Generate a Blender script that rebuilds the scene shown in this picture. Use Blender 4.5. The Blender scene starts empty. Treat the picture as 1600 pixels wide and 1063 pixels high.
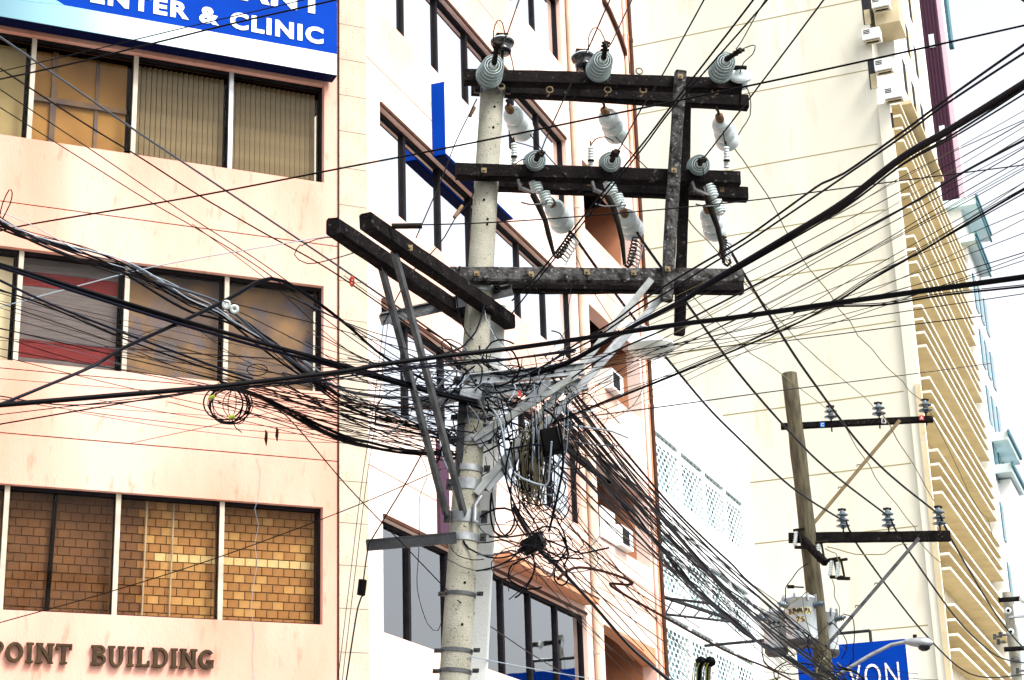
import bpy, math, random
from mathutils import Vector, Matrix
random.seed(7)
sc = bpy.context.scene
col = sc.collection
R = math.radians

# ------------------------------------------------------------------ camera
FL, PITCH, ROLL, YAW = 2848.0, R(18.864), R(-1.837), R(20.668)   # focal length in photo pixels (1600 wide)
CAM = Vector((0, 0, 1.6))
_f = Vector((-math.sin(YAW)*math.cos(PITCH), math.cos(YAW)*math.cos(PITCH), math.sin(PITCH)))
_r = Vector((math.cos(YAW), math.sin(YAW), 0))
_u = _r.cross(_f)
_r, _u = math.cos(ROLL)*_r+math.sin(ROLL)*_u, -math.sin(ROLL)*_r+math.cos(ROLL)*_u
cd = bpy.data.cameras.new('camera'); cam = bpy.data.objects.new('camera', cd); col.objects.link(cam)
cam.matrix_world = Matrix(((_r.x, _u.x, -_f.x, CAM.x), (_r.y, _u.y, -_f.y, CAM.y), (_r.z, _u.z, -_f.z, CAM.z), (0, 0, 0, 1)))
cd.sensor_width = 36; cd.sensor_fit = 'HORIZONTAL'; cd.lens = FL/1600*36; cd.clip_end = 5000; cd.clip_start = .1
sc.camera = cam

# ------------------------------------------------------------------ sky, sun, exposure
SUN_EL, SUN_AZ = R(50), R(110)          # bright thin overcast, light from the street side (+X), azimuth clockwise from +Y
w = bpy.data.worlds.new('World'); sc.world = w; w.use_nodes = True
nt = w.node_tree; nt.nodes.clear()
sky = nt.nodes.new('ShaderNodeTexSky'); sky.sky_type = 'NISHITA'; sky.sun_disc = False
sky.sun_elevation = SUN_EL; sky.sun_rotation = SUN_AZ; sky.dust_density = 4; sky.air_density = 1.0
hs = nt.nodes.new('ShaderNodeHueSaturation'); hs.inputs['Saturation'].default_value = .2
bg = nt.nodes.new('ShaderNodeBackground'); bg.inputs[1].default_value = .15
wo = nt.nodes.new('ShaderNodeOutputWorld')
nt.links.new(sky.outputs[0], hs.inputs['Color']); nt.links.new(hs.outputs[0], bg.inputs[0]); nt.links.new(bg.outputs[0], wo.inputs[0])
sl = bpy.data.lights.new('sun', 'SUN'); sl.energy = 1.5; sl.angle = R(14); sl.color = (1, .96, .9)
so = bpy.data.objects.new('sun', sl); col.objects.link(so)
sdir = Vector((math.sin(SUN_AZ)*math.cos(SUN_EL), math.cos(SUN_AZ)*math.cos(SUN_EL), math.sin(SUN_EL)))
so.rotation_euler = sdir.to_track_quat('Z', 'Y').to_euler(); so.location = (20, -10, 40)
vs = sc.view_settings; vs.view_transform = 'Standard'; vs.look = 'None'; vs.gamma = 1; vs.exposure = 1.35; vs.use_curve_mapping = False
sc.cycles.max_bounces = 8; sc.cycles.transparent_max_bounces = 12

# ------------------------------------------------------------------ point helpers (survey of the place)
def ray(x, y): return _f+(x-800)/FL*_r-(y-531.5)/FL*_u
def P(x, y, d): return CAM+ray(x, y)*d                       # a point seen at (x, y), d metres ahead
def PL(x, y, n, dd):
    v = ray(x, y); return CAM+v*((dd-n.dot(CAM))/n.dot(v))

# ------------------------------------------------------------------ materials
M = {}
def mat(name, c, rough=.7, c2=None, scale=3.0, bump=0.0, bscale=60, metal=0.0, stretch=(1, 1, 1), spec=.4, lo=.35, hi=.65, detail=6, c3=None, s3=25, l3=.62, h3=.7):
    m = bpy.data.materials.new(name); m.use_nodes = True
    t = m.node_tree; b = t.nodes['Principled BSDF']
    b.inputs['Roughness'].default_value = rough; b.inputs['Metallic'].default_value = metal
    b.inputs['Specular IOR Level'].default_value = spec
    b.inputs['Base Color'].default_value = (*c, 1)
    tc = t.nodes.new('ShaderNodeTexCoord'); mp = t.nodes.new('ShaderNodeMapping')
    mp.inputs['Scale'].default_value = stretch
    t.links.new(tc.outputs['Object'], mp.inputs[0])
    def noise(s, d=6):
        n = t.nodes.new('ShaderNodeTexNoise'); n.inputs['Scale'].default_value = s; n.inputs['Detail'].default_value = d
        t.links.new(mp.outputs[0], n.inputs['Vector']); return n
    def ramp(n, a, b_):
        r = t.nodes.new('ShaderNodeMapRange'); r.inputs[1].default_value = a; r.inputs[2].default_value = b_
        t.links.new(n.outputs[0], r.inputs[0]); return r
    last = None
    if c2 is not None:
        r = ramp(noise(scale, detail), lo, hi); mx = t.nodes.new('ShaderNodeMix'); mx.data_type = 'RGBA'
        mx.inputs['A'].default_value = (*c, 1); mx.inputs['B'].default_value = (*c2, 1)
        t.links.new(r.outputs[0], mx.inputs['Factor']); last = mx.outputs['Result']
    if c3 is not None:
        r = ramp(noise(s3, 4), l3, h3); mx = t.nodes.new('ShaderNodeMix'); mx.data_type = 'RGBA'
        if last: t.links.new(last, mx.inputs['A'])
        else: mx.inputs['A'].default_value = (*c, 1)
        mx.inputs['B'].default_value = (*c3, 1)
        t.links.new(r.outputs[0], mx.inputs['Factor']); last = mx.outputs['Result']
    if last: t.links.new(last, b.inputs['Base Color'])
    if bump:
        bn = t.nodes.new('ShaderNodeBump'); bn.inputs['Strength'].default_value = bump; bn.inputs['Distance'].default_value = .02
        t.links.new(noise(bscale).outputs[0], bn.inputs['Height']); t.links.new(bn.outputs[0], b.inputs['Normal'])
    M[name] = m; return m
def glass(name, tint, base, rough=.02, blend=.2):
    m = bpy.data.materials.new(name); m.use_nodes = True; t = m.node_tree; t.nodes.clear()
    o = t.nodes.new('ShaderNodeOutputMaterial'); mx = t.nodes.new('ShaderNodeMixShader')
    tr = t.nodes.new('ShaderNodeBsdfTransparent'); tr.inputs[0].default_value = (*tint, 1)
    gl = t.nodes.new('ShaderNodeBsdfGlossy'); gl.inputs['Roughness'].default_value = rough; gl.inputs[0].default_value = (.95, .97, 1, 1)
    lw = t.nodes.new('ShaderNodeLayerWeight'); lw.inputs[0].default_value = blend
    mr = t.nodes.new('ShaderNodeMapRange'); mr.inputs[3].default_value = base; mr.inputs[4].default_value = 1
    t.links.new(lw.outputs['Fresnel'], mr.inputs[0]); t.links.new(mr.outputs[0], mx.inputs[0])
    tc = t.nodes.new('ShaderNodeTexCoord'); n = t.nodes.new('ShaderNodeTexNoise'); n.inputs['Scale'].default_value = 1.2
    bp = t.nodes.new('ShaderNodeBump'); bp.inputs['Strength'].default_value = .03; bp.inputs['Distance'].default_value = .05
    t.links.new(tc.outputs['Object'], n.inputs[0]); t.links.new(n.outputs[0], bp.inputs['Height']); t.links.new(bp.outputs[0], gl.inputs['Normal'])
    t.links.new(tr.outputs[0], mx.inputs[1]); t.links.new(gl.outputs[0], mx.inputs[2]); t.links.new(mx.outputs[0], o.inputs[0])
    M[name] = m; return m
mat('peach', (.74, .45, .35), .9, (.82, .65, .57), .4, .25, 40, spec=.1, lo=.36, hi=.6, c3=(.5, .28, .2), s3=5, l3=.64, h3=.8)          # side wall: the front's paint lightened, stronger sunlight put into its colour
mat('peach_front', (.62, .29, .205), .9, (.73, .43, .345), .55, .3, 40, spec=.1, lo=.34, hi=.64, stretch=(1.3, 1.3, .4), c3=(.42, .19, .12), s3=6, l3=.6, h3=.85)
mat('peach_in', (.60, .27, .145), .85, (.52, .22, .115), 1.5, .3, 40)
mat('groove', (.16, .06, .035), .9)
mat('tile', (.45, .37, .285), .7, (.52, .45, .36), 2.5, .12, 90, spec=.1, c3=(.2, .14, .1), s3=70, l3=.62, h3=.68)
mat('grout', (.25, .2, .16), .9)
mat('brown_trim', (.085, .034, .02), .6, (.05, .02, .013), 6, spec=.08)
mat('frame_dark', (.006, .005, .007), .6, (.012, .010, .012), 5, spec=.08)
mat('frame_cream', (.50, .44, .34), .5, (.36, .31, .24), 4)
mat('alu', (.45, .46, .47), .4, (.3, .3, .31), 8, metal=.4)
glass('glass_front', (.93, .90, .85), .0, blend=.1)
glass('glass_side', (.5, .55, .6), .88, blend=.4)
glass('glass_low', (.85, .85, .85), .2, blend=.3)
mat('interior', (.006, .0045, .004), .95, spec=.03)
mat('blind', (.36, .31, .20), .8, (.26, .22, .15), 4)
mat('board_brown', (.40, .235, .07), .8, (.28, .15, .045), 1.6)
mat('board_olive', (.42, .37, .20), .8, (.3, .25, .13), 1.5)
mat('cream_in', (.75, .72, .55), .8)
mat('shade_grey', (.17, .16, .19), .9, (.11, .105, .125), 3, .3, 30, stretch=(1, 1, 14))
mat('shade_red', (.20, .022, .028), .9, (.13, .014, .02), 4, stretch=(1, 1, 14))
mat('shade_brown', (.27, .18, .10), .9, (.10, .085, .10), 1.9, c3=(.11, .12, .19), s3=2.3, l3=.55, h3=.68)
mat('brick', (.36, .19, .065), .85, (.27, .13, .04), 4, .4, 60)
mat('brick_b', (.50, .31, .115), .85, (.38, .21, .07), 4, .4, 60)
mat('brick_c', (.17, .08, .032), .85, (.11, .05, .02), 4, .4, 60)
mat('mortar', (.10, .06, .035), .95)
mat('bronze', (.055, .03, .009), .5, (.025, .014, .005), 9, metal=.15, spec=.2)
mat('sign_blue', (.0015, .042, .34), .6, (.001, .033, .28), 1.2, spec=.02)
mat('sign_cyan', (.14, .42, .58), .45)
mat('sign_white', (.80, .82, .84), .5, (.72, .74, .76), 1.5)
mat('sign_edge', (.002, .005, .035), .7, spec=.05)
mat('white_paint', (.82, .83, .82), .7, (.74, .75, .74), .6, .15, 40)
mat('cream_wall', (.81, .795, .71), .85, (.68, .65, .53), .12, .12, 20, stretch=(1.5, 1.5, .3), c3=(.58, .53, .4), s3=1.1, l3=.58, h3=.85)
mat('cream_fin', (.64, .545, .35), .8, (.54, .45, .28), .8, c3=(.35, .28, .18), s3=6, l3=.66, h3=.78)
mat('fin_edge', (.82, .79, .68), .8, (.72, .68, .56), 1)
mat('joint_tan', (.30, .25, .10), .9)
mat('brace_tan', (.20, .15, .075), .8, (.15, .11, .05), 6)
mat('ring_shade', (.17, .22, .22), .3)  # dark colour painting the shade in the insulator grooves
mat('brick_sunlit', (.66, .53, .28), .8, (.52, .38, .17), 5)  # paler brick that paints in a sunlit reflected strip
mat('lattice', (.70, .78, .78), .7)
mat('teal_hole', (.24, .42, .45), .8)
mat('maroon', (.12, .02, .05), .6, (.09, .015, .045), .5)
mat('maroon_rib', (.045, .008, .03), .6)
mat('pinkish', (.72, .6, .66), .8)
mat('blue_louver', (.03, .08, .22), .5)
mat('teal_trim', (.05, .17, .21), .6, (.04, .13, .16), .8)
mat('pale_cyan', (.60, .72, .74), .7, (.52, .66, .69), .8)
mat('teal_glass', (.04, .14, .18), .15)
mat('concrete', (.30, .29, .235), .9, (.22, .215, .165), 5, .5, 80, c3=(.05, .045, .035), s3=45, l3=.64, h3=.7)
mat('concrete_pale', (.62, .64, .62), .9, (.54, .56, .54), 4, .3, 60)
mat('wood_dark', (.005, .004, .0045), .9, (.011, .009, .009), 7, .7, 30, spec=.05, c3=(.075, .07, .066), s3=24, l3=.62, h3=.78)
mat('wood_grey', (.085, .083, .08), .9, (.012, .011, .011), 14, .8, 40, spec=.05, c3=(.2, .2, .2), s3=30, l3=.58, h3=.72)
mat('wood_pole', (.10, .086, .048), .9, (.04, .034, .019), 7, .6, 40, stretch=(3, 3, .5), c3=(.05, .04, .025), s3=14, l3=.64, h3=.7)
mat('steel', (.12, .125, .13), .5, (.05, .052, .056), 9, .2, 50, metal=.55, c3=(.12, .08, .05), s3=18, l3=.66, h3=.74)
mat('steel_dark', (.02, .022, .025), .5, (.009, .01, .012), 9, .2, 50, metal=.4)
mat('galv', (.34, .36, .37), .4, (.22, .235, .245), 12, metal=.5)
mat('pale_steel', (.33, .35, .34), .5, (.2, .215, .21), 9, metal=.2)
mat('porcelain', (.64, .71, .70), .12, (.56, .64, .63), 8, spec=.5)
mat('porcelain_dark', (.008, .009, .01), .15, spec=.6)
mat('grey_glaze', (.09, .13, .16), .15, (.06, .09, .115), 8, spec=.7)
mat('rust', (.19, .10, .035), .7, (.09, .045, .02), 20)
mat('iron', (.007, .006, .0055), .6, (.016, .011, .007), 20, spec=.08)
mat('brass', (.22, .16, .07), .6, (.10, .07, .03), 20)
mat('cable', (.003, .003, .004), .45, spec=.05)
mat('cable_blue', (.003, .004, .011), .4, spec=.09)
mat('cable_grey', (.035, .045, .06), .35)
mat('cable_pale', (.30, .36, .42), .45)
mat('cable_brown', (.03, .012, .008), .7, spec=.05)
mat('cable_olive', (.16, .14, .06), .6)
mat('tan_coil', (.14, .115, .06), .6)
mat('trans_can', (.56, .61, .63), .45, (.48, .53, .55), 5, c3=(.3, .31, .31), s3=18, l3=.7, h3=.78)
mat('trans_base', (.055, .05, .048), .7)
mat('lamp_bowl', (.74, .78, .72), .25)
mat('red_tag', (.65, .05, .03), .6)
mat('blue_tag', (.02, .18, .65), .6)
mat('white_tag', (.8, .8, .78), .6)
mat('yellow_tape', (.42, .36, .2), .6)
mat('black_ink', (.004, .004, .004), .8, spec=.05)
mat('asphalt', (.055, .054, .053), .95, (.075, .073, .07), 1.5, .4, 60)
mat('pavement_mat', (.34, .33, .31), .95, (.28, .27, .25), 1.0, .3, 40)
mat('green_tie', (.25, .3, .03), .6)

# ------------------------------------------------------------------ mesh builder
class MB:
    def __init__(s): s.v = []; s.f = []; s.sm = []
    def add(s, vs_, fs, smooth=False):
        o = len(s.v); s.v += [tuple(v) for v in vs_]; s.f += [tuple(i+o for i in f) for f in fs]; s.sm += [smooth]*len(fs)
        return s
    def hexa(s, c):   # 8 corners: bottom 0-3, top 4-7
        return s.add(c, [(3, 2, 1, 0), (4, 5, 6, 7), (0, 1, 5, 4), (1, 2, 6, 5), (2, 3, 7, 6), (3, 0, 4, 7)])
    def box(s, o, ax, ay, az):   # o corner, three edge vectors
        o = Vector(o); ax = Vector(ax); ay = Vector(ay); az = Vector(az)
        return s.hexa([o, o+ax, o+ax+ay, o+ay, o+az, o+ax+az, o+ax+ay+az, o+ay+az])
    def aab(s, x0, x1, y0, y1, z0, z1): return s.box((x0, y0, z0), (x1-x0, 0, 0), (0, y1-y0, 0), (0, 0, z1-z0))
    def beam(s, a, b, w_, h, up=(0, 0, 1)):
        a = Vector(a); b = Vector(b); d = (b-a).normalized(); sd = d.cross(Vector(up)).normalized(); u2 = sd.cross(d)
        return s.box(a-sd*w_/2-u2*h/2, b-a, sd*w_, u2*h)
    def angle(s, a, b, w_, t_=.008, up=(0, 0, 1)):   # L section
        a = Vector(a); b = Vector(b); d = (b-a).normalized(); sd = d.cross(Vector(up)).normalized(); u2 = sd.cross(d)
        s.box(a, b-a, sd*w_, u2*t_); return s.box(a-u2*(w_-t_), b-a, sd*t_, u2*(w_-t_-.001))
    def timber(s, a, b, w_, h, up=(0, 0, 1), n=14, j=.004, ch=.014):
        a = Vector(a); b = Vector(b); d = (b-a).normalized(); sd = d.cross(Vector(up)).normalized(); u2 = sd.cross(d)
        x, y = w_/2, h/2
        sec = [(-x+ch, -y), (x-ch, -y), (x, -y+ch), (x, y-ch), (x-ch, y), (-x+ch, y), (-x, y-ch), (-x, -y+ch)]
        off = [[random.gauss(0, j*.5) for _ in range(2)] for _ in sec]
        vs_ = []
        for i in range(n+1):
            c = a+(b-a)*(i/n)
            for k, (p, q) in enumerate(sec):
                off[k][0] = off[k][0]*.8+random.gauss(0, j*.4); off[k][1] = off[k][1]*.8+random.gauss(0, j*.4)
                vs_.append(c+sd*(p+off[k][0])+u2*(q+off[k][1]))
        fs = [(i*8+k, i*8+(k+1) % 8, (i+1)*8+(k+1) % 8, (i+1)*8+k) for i in range(n) for k in range(8)]
        fs += [tuple(range(7, -1, -1)), tuple(range(n*8, n*8+8))]
        return s.add(vs_, fs)
    def tube(s, pts, r, n=6, caps=True):
        pts = [Vector(p) for p in pts]; vs_ = []; m = len(pts)
        rs = r if isinstance(r, (list, tuple)) else [r]*m
        t0 = (pts[1]-pts[0]).normalized(); nrm = t0.orthogonal().normalized()
        for i, p in enumerate(pts):
            t = (pts[min(i+1, m-1)]-pts[max(i-1, 0)])
            if t.length < 1e-9: t = t0
            t = t.normalized(); nrm = (nrm-t*nrm.dot(t))
            nrm = nrm.normalized() if nrm.length > 1e-6 else t.orthogonal().normalized()
            bi = t.cross(nrm)
            for k in range(n):
                a = 2*math.pi*k/n; vs_.append(p+(nrm*math.cos(a)+bi*math.sin(a))*rs[i])
        fs = [(i*n+k, i*n+(k+1) % n, (i+1)*n+(k+1) % n, (i+1)*n+k) for i in range(m-1) for k in range(n)]
        s.add(vs_, fs, True)
        if caps: s.add(vs_[:n], [tuple(range(n-1, -1, -1))]); s.add(vs_[-n:], [tuple(range(n))])
        return s
    def sheds(s, o, ax, prof, n=20):   # crisp profile edges, smooth round the axis
        for i in range(len(prof)-1):
            if abs(prof[i][0]-prof[i+1][0])+abs(prof[i][1]-prof[i+1][1]) < 1e-6: continue
            o_ = Vector(o); a_ = Vector(ax).normalized(); e1 = a_.orthogonal().normalized(); e2 = a_.cross(e1); vs_ = []
            for (r, h) in prof[i:i+2]:
                for k in range(n):
                    t = 2*math.pi*k/n; vs_.append(o_+a_*h+(e1*math.cos(t)+e2*math.sin(t))*max(r, .0004))
            s.add(vs_, [(k, (k+1) % n, n+(k+1) % n, n+k) for k in range(n)], True)
        return s
    def lathe(s, o, ax, prof, n=16):   # prof: (radius, height along axis)
        o = Vector(o); ax = Vector(ax).normalized(); e1 = ax.orthogonal().normalized(); e2 = ax.cross(e1); vs_ = []
        for (r, h) in prof:
            for k in range(n):
                a = 2*math.pi*k/n; vs_.append(o+ax*h+(e1*math.cos(a)+e2*math.sin(a))*max(r, .0004))
        fs = [(i*n+k, i*n+(k+1) % n, (i+1)*n+(k+1) % n, (i+1)*n+k) for i in range(len(prof)-1) for k in range(n)]
        s.add(vs_, fs, True)
        s.add(vs_[:n], [tuple(range(n-1, -1, -1))]); return s.add(vs_[-n:], [tuple(range(n))])
    def prism(s, poly, ex):
        poly = [Vector(p) for p in poly]; ex = Vector(ex); n = len(poly)
        return s.add(poly+[p+ex for p in poly], [tuple(range(n-1, -1, -1)), tuple(range(n, 2*n))]+[(i, (i+1) % n, n+(i+1) % n, n+i) for i in range(n)])
    def build(s, name, m, parent=None, kind=None):
        me = bpy.data.meshes.new(name); me.from_pydata(s.v, [], s.f); me.polygons.foreach_set('use_smooth', s.sm)
        me.materials.append(M[m]); me.update()
        o = bpy.data.objects.new(name, me); col.objects.link(o)
        if parent is not None: o.parent = parent; o.matrix_parent_inverse = Matrix.Translation(-parent_loc(parent))
        if kind: o['kind'] = kind
        return o
def parent_loc(p): return Vector(p.location)     # every object's location here is its world position
def tag(o, label, cat, group=None):
    o['label'] = label; o['category'] = cat
    if group: o['group'] = group
    return o
def thing(name, loc, label, cat, group=None):
    o = bpy.data.objects.new(name, None); col.objects.link(o); o.location = loc; o.empty_display_size = .2
    return tag(o, label, cat, group)
def share(src, name, loc, parent, rot=None, mt=None):        # another copy of a piece, sharing its mesh
    o = bpy.data.objects.new(name, src); col.objects.link(o)
    o.parent = parent; o.matrix_parent_inverse = Matrix.Translation(-parent_loc(parent)); o.location = loc
    if rot is not None: o.rotation_euler = rot
    if mt:
        o.material_slots[0].link = 'OBJECT'; o.material_slots[0].material = M[mt]
    return o
def text_mesh(body, bold=0.0, depth=.01):
    c = bpy.data.curves.new('t', 'FONT'); c.body = body; c.size = 1; c.offset = bold; c.extrude = depth/2; c.resolution_u = 4; c.space_character = 1.17
    o = bpy.data.objects.new('t', c); col.objects.link(o)
    dg = bpy.context.evaluated_depsgraph_get(); me = bpy.data.meshes.new_from_object(o.evaluated_get(dg))
    bpy.data.objects.remove(o); bpy.data.curves.remove(c); return me
def put_text(body, origin, ex, ey, width, height, m, parent, bold=0.0, depth=.012, name='letter'):
    """one mesh per character, laid from origin along ex (unit) / ey (unit), fitted to width x height"""
    info = []; x = 0
    full = text_mesh(body, bold, depth); xs = [v.co.x for v in full.vertices]; ys = [v.co.y for v in full.vertices]
    x0, x1, y0, y1 = min(xs), max(xs), min(ys), max(ys); bpy.data.meshes.remove(full)
    ex = Vector(ex); ey = Vector(ey); ez = ex.cross(ey); sx, sy = width/(x1-x0), height/(y1-y0)
    for i, ch in enumerate(body):
        if ch == ' ': continue
        pre = text_mesh(body[:i+1], bold, depth); one = text_mesh(ch, bold, depth)
        dx = max(v.co.x for v in pre.vertices)-max(v.co.x for v in one.vertices); bpy.data.meshes.remove(pre)
        for v in one.vertices:
            c = v.co; p = Vector(origin)+ex*((c.x+dx-x0)*sx)+ey*((c.y-y0)*sy)+ez*c.z; v.co = p
        one.materials.clear(); one.materials.append(M[m])
        o = bpy.data.objects.new(name, one); col.objects.link(o); o.parent = parent
        o.matrix_parent_inverse = Matrix.Translation(-parent_loc(parent))

# ================================================================== ground
g = MB(); g.add([(-400, -300, 0), (400, -300, 0), (400, 700, 0), (-400, 700, 0)], [(0, 1, 2, 3)])
g.build('road', 'asphalt', kind='structure')
g = MB(); g.aab(-60, -4.6, -20, 300, -.05, .13); g.build('pavement', 'pavement_mat', kind='structure')

# ================================================================== corner building
FA = R(44.266)
FD = Vector((math.sin(FA), math.cos(FA), 0)); FN = Vector((math.cos(FA), -math.sin(FA), 0)); FK = Vector((-11.083, 22.3, 0))
FDD = FN.dot(FK)
def Fw(s, z, off=0): return FK+FD*s+FN*off+Vector((0, 0, z))
def Fpx(x, y, off=0):
    p = PL(x, y, FN, FDD+off); return (p-FK).dot(FD), p.z
def fbox(mb, s0, s1, z0, z1, o0, o1): return mb.box(Fw(s0, z0, o0), FD*(s1-s0), FN*(o1-o0), (0, 0, z1-z0))
SX = -10.77; SY0 = 22.62
bld = thing('corner_building', (-13, 24, 0), 'peach painted corner building with bands of windows and bronze wall letters', 'building')
ROWS = [(6.03, 7.67), (9.345, 10.95), (12.58, 14.18), (15.82, 17.38), (19.05, 20.6)]
SL = -9.0
# front bands, split by thin grooves
def fwall(z0, z1, s0=SL, s1=-.0, nm='wall'):
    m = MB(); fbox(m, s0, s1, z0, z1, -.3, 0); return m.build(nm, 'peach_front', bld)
zs = 0; prev = 0.0
JF = [8.345, 11.595, 5.02, 14.85]
edges = []
for (a, b) in ROWS[:4]:
    edges.append((prev, a)); prev = b
edges.append((prev, 24))
for (a, b) in edges:
    js = [j for j in JF if a < j < b]
    if js: fwall(a, js[0]-.008); fwall(js[0]+.008, b)
    else: fwall(a, b)
for (a, b) in ROWS[:4]:
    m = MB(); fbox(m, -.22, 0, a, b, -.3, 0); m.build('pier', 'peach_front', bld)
m = MB()
for j in JF: fbox(m, SL, -.001, j-.05, j+.05, -.31, -.012)
m.build('groove', 'groove', bld)
# tiled pilaster beside the side street
m = MB(); fbox(m, .004, .455, 0, 24, -.3, -.012); m.build('pilaster_core', 'grout', bld)
tm = MB(); fbox(tm, 0, .441, 0, .592, 0, .012); tbase = tm
n0 = 6.27
tile_mesh = None
for k in range(-6, 28):
    z = n0-.6*0+k*.6+.004
    if z < 3.5 or z > 18.2: continue
    if tile_mesh is None:
        mb = MB(); mb.box((0, 0, 0), FD*.441, FN*.014, (0, 0, .592)); o = mb.build('tile', 'tile', bld); tile_mesh = o.data
        o.matrix_parent_inverse = Matrix.Translation(-Vector(bld.location)); o.location = Fw(.008, z, -.012)
    else: share(tile_mesh, 'tile', Fw(.008, z, -.012), bld)
m = MB(); m.tube([Fw(.001, 3, .012), Fw(.001, 24, .012)], .014, 6); m.build('downpipe', 'brown_trim', bld)
# dark core so that no daylight comes from behind
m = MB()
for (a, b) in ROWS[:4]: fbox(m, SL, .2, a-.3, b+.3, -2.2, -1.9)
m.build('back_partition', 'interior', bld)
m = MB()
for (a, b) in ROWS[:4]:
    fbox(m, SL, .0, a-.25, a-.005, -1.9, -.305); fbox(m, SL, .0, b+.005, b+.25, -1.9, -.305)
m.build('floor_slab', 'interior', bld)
# front windows
MULL = [-.22, -1.635, -3.05, -4.5, -5.92, -7.34]
BH = .1165; BW = .158
brick_me = {}
nbrick = 0
for r, (a, b) in enumerate(ROWS[:3]):
    for i in range(5):
        s1, s0 = MULL[i], MULL[i+1]
        wn = bpy.data.objects.new('window', None); col.objects.link(wn); wn.parent = bld; wn.matrix_parent_inverse = Matrix.Translation(-Vector(bld.location))
        wn.location = Fw((s0+s1)/2, a, -.15)
        m = MB()
        fbox(m, s0+.002, s1-.002, a, a+.03, -.21, -.10); fbox(m, s0+.002, s1-.002, b-.045, b, -.21, -.10)
        fbox(m, s1-.03, s1-.002, a+.031, b-.046, -.205, -.105)
        m.build('frame', 'frame_dark' , wn)
        if i < 4:
            m = MB(); fbox(m, s0-.03, s0+.035, a+.002, b-.002, -.19, -.075); m.build('mullion', 'frame_cream' if r < 2 or i else 'alu', wn)
        m = MB(); fbox(m, s0+.004, s1-.004, a+.005, b-.005, -.155, -.15); m.build('pane', 'glass_front', wn)
        if r == 2:                                   # top row: vertical blinds, then boards
            if i < 2:
                nsl = 17; st = (s1-s0-.1)/nsl; sm_ = None
                if i == 0: pass
                for k in range(nsl):
                    c = Fw(s0+.06+st*(k+.5), a+.03, -.33)
                    if sm_ is None:
                        mb = MB(); ang = FD*.8+FN*.6; ang.normalize(); mb.box(-ang*.036, ang*.072, ang.cross(Vector((0, 0, 1)))*.003, (0, 0, b-a-.06)); o = mb.build('blind_slat', 'blind', wn); sm_ = o.data; o.location = c
                    else: share(sm_, 'blind_slat', c, wn)
            else:
                m = MB(); fbox(m, s0+.05, s1-.05, a+.02, b-.02, -.45, -.42); m.build('board', 'board_brown' if i == 2 else 'board_olive', wn)
                if i == 2:
                    m = MB(); fbox(m, s0+.05, s1-.05, a+.78, a+.86, -.42, -.36); fbox(m, s0+.32, s0+.4, a+.02, b-.02, -.419, -.365); fbox(m, s0+.95, s0+1.0, a+.02, b-.02, -.419, -.39)
                    m.build('batten', 'shade_brown', wn)
        elif r == 1:
            if i == 2:
                hh = b-a
                for (f0, f1, mt_) in [(0, .10, 'shade_grey'), (.10, .26, 'shade_red'), (.26, .74, 'shade_grey'), (.74, .87, 'shade_red'), (.87, 1, 'shade_grey')]:
                    m = MB(); fbox(m, s0+.07, s1-.08, a+hh*f0+.002, a+hh*f1-.002, -.3, -.295); m.build('roller_shade', mt_, wn)
            elif i < 2:
                m = MB(); fbox(m, s0+.05, s1-.04, a+.02, b-.02, -.36, -.35); m.build('roller_shade', 'shade_brown', wn)
                m = MB()
                if i == 1:
                    fbox(m, s0+.5, s0+.78, a+.32, a+.62, -.345, -.34)
                else: fbox(m, s0+.25, s0+.5, a+.1, a+.42, -.345, -.34)
                m.build('reflection_patch', 'shade_grey', wn)  # flat grey patch stands in for a reflection in the pane
            else:
                m = MB(); fbox(m, s0+.03, s1-.06, a+.02, b-.02, -.36, -.35); m.build('curtain', 'cream_in', wn)
        else:                                        # lowest row: a brick wall close behind the panes
            m = MB(); fbox(m, s0+.001, s1-.001, a-.1, b+.05, -.40, -.36); m.build('mortar_bed', 'mortar', wn)
            rows_n = int((b-a)/BH)+1; stuff = MB()
            for rr in range(rows_n):
                z = a+rr*BH+.006
                k = -1
                while True:
                    x0 = s0+.02+(k+(.5 if rr % 2 else 0))*BW; x1 = x0+BW-.012; k += 1
                    if x0 > s1-.03: break
                    x0c, x1c = max(x0, s0+.01), min(x1, s1-.02)
                    if x1c-x0c < .03: continue
                    if i < 2:
                        mm = random.choice(['brick', 'brick', 'brick_b'] if i == 0 else ['brick', 'brick', 'brick_b'])
                        if i == 1 and x1c < s0+.42: mm = 'brick_c'
                        if rr == 7 and (i == 0 or x0c > s0+.42): mm = 'brick_sunlit'  # one row coloured as the strip of reflected sun
                        wkey = round(x1c-x0c, 3)
                        dj = random.uniform(0, .008)
                        if (wkey) not in brick_me:
                            mb = MB(); mb.box((0, 0, 0), FD*(x1c-x0c), FN*.024, (0, 0, BH-.014)); o = mb.build('brick', 'brick', wn); brick_me[wkey] = o.data
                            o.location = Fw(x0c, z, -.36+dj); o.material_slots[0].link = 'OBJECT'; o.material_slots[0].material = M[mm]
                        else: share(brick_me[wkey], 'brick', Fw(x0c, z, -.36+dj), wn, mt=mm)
                        nbrick += 1
                    else: fbox(stuff, x0c, x1c, z, z+BH-.014, -.36, -.34+random.uniform(-.004, .004))
            if stuff.v: stuff.build('brickwork', 'brick_c', wn, kind='stuff')
            if i == 1:
                m = MB(); m.tube([Fw(s0+.41, a+.02, -.27), Fw(s0+.43, b-.03, -.27)], .014); m.tube([Fw(s0+.78, a+.02, -.28), Fw(s0+.80, b-.03, -.28)], .012); m.build('pipe', 'frame_cream', wn)
            if i == 2:
                m = MB(); m.tube([Fw(s0+.62, a+.02, -.27), Fw(s0+.66, b-.03, -.27)], .03); m.build('pipe', 'interior', wn)
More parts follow.
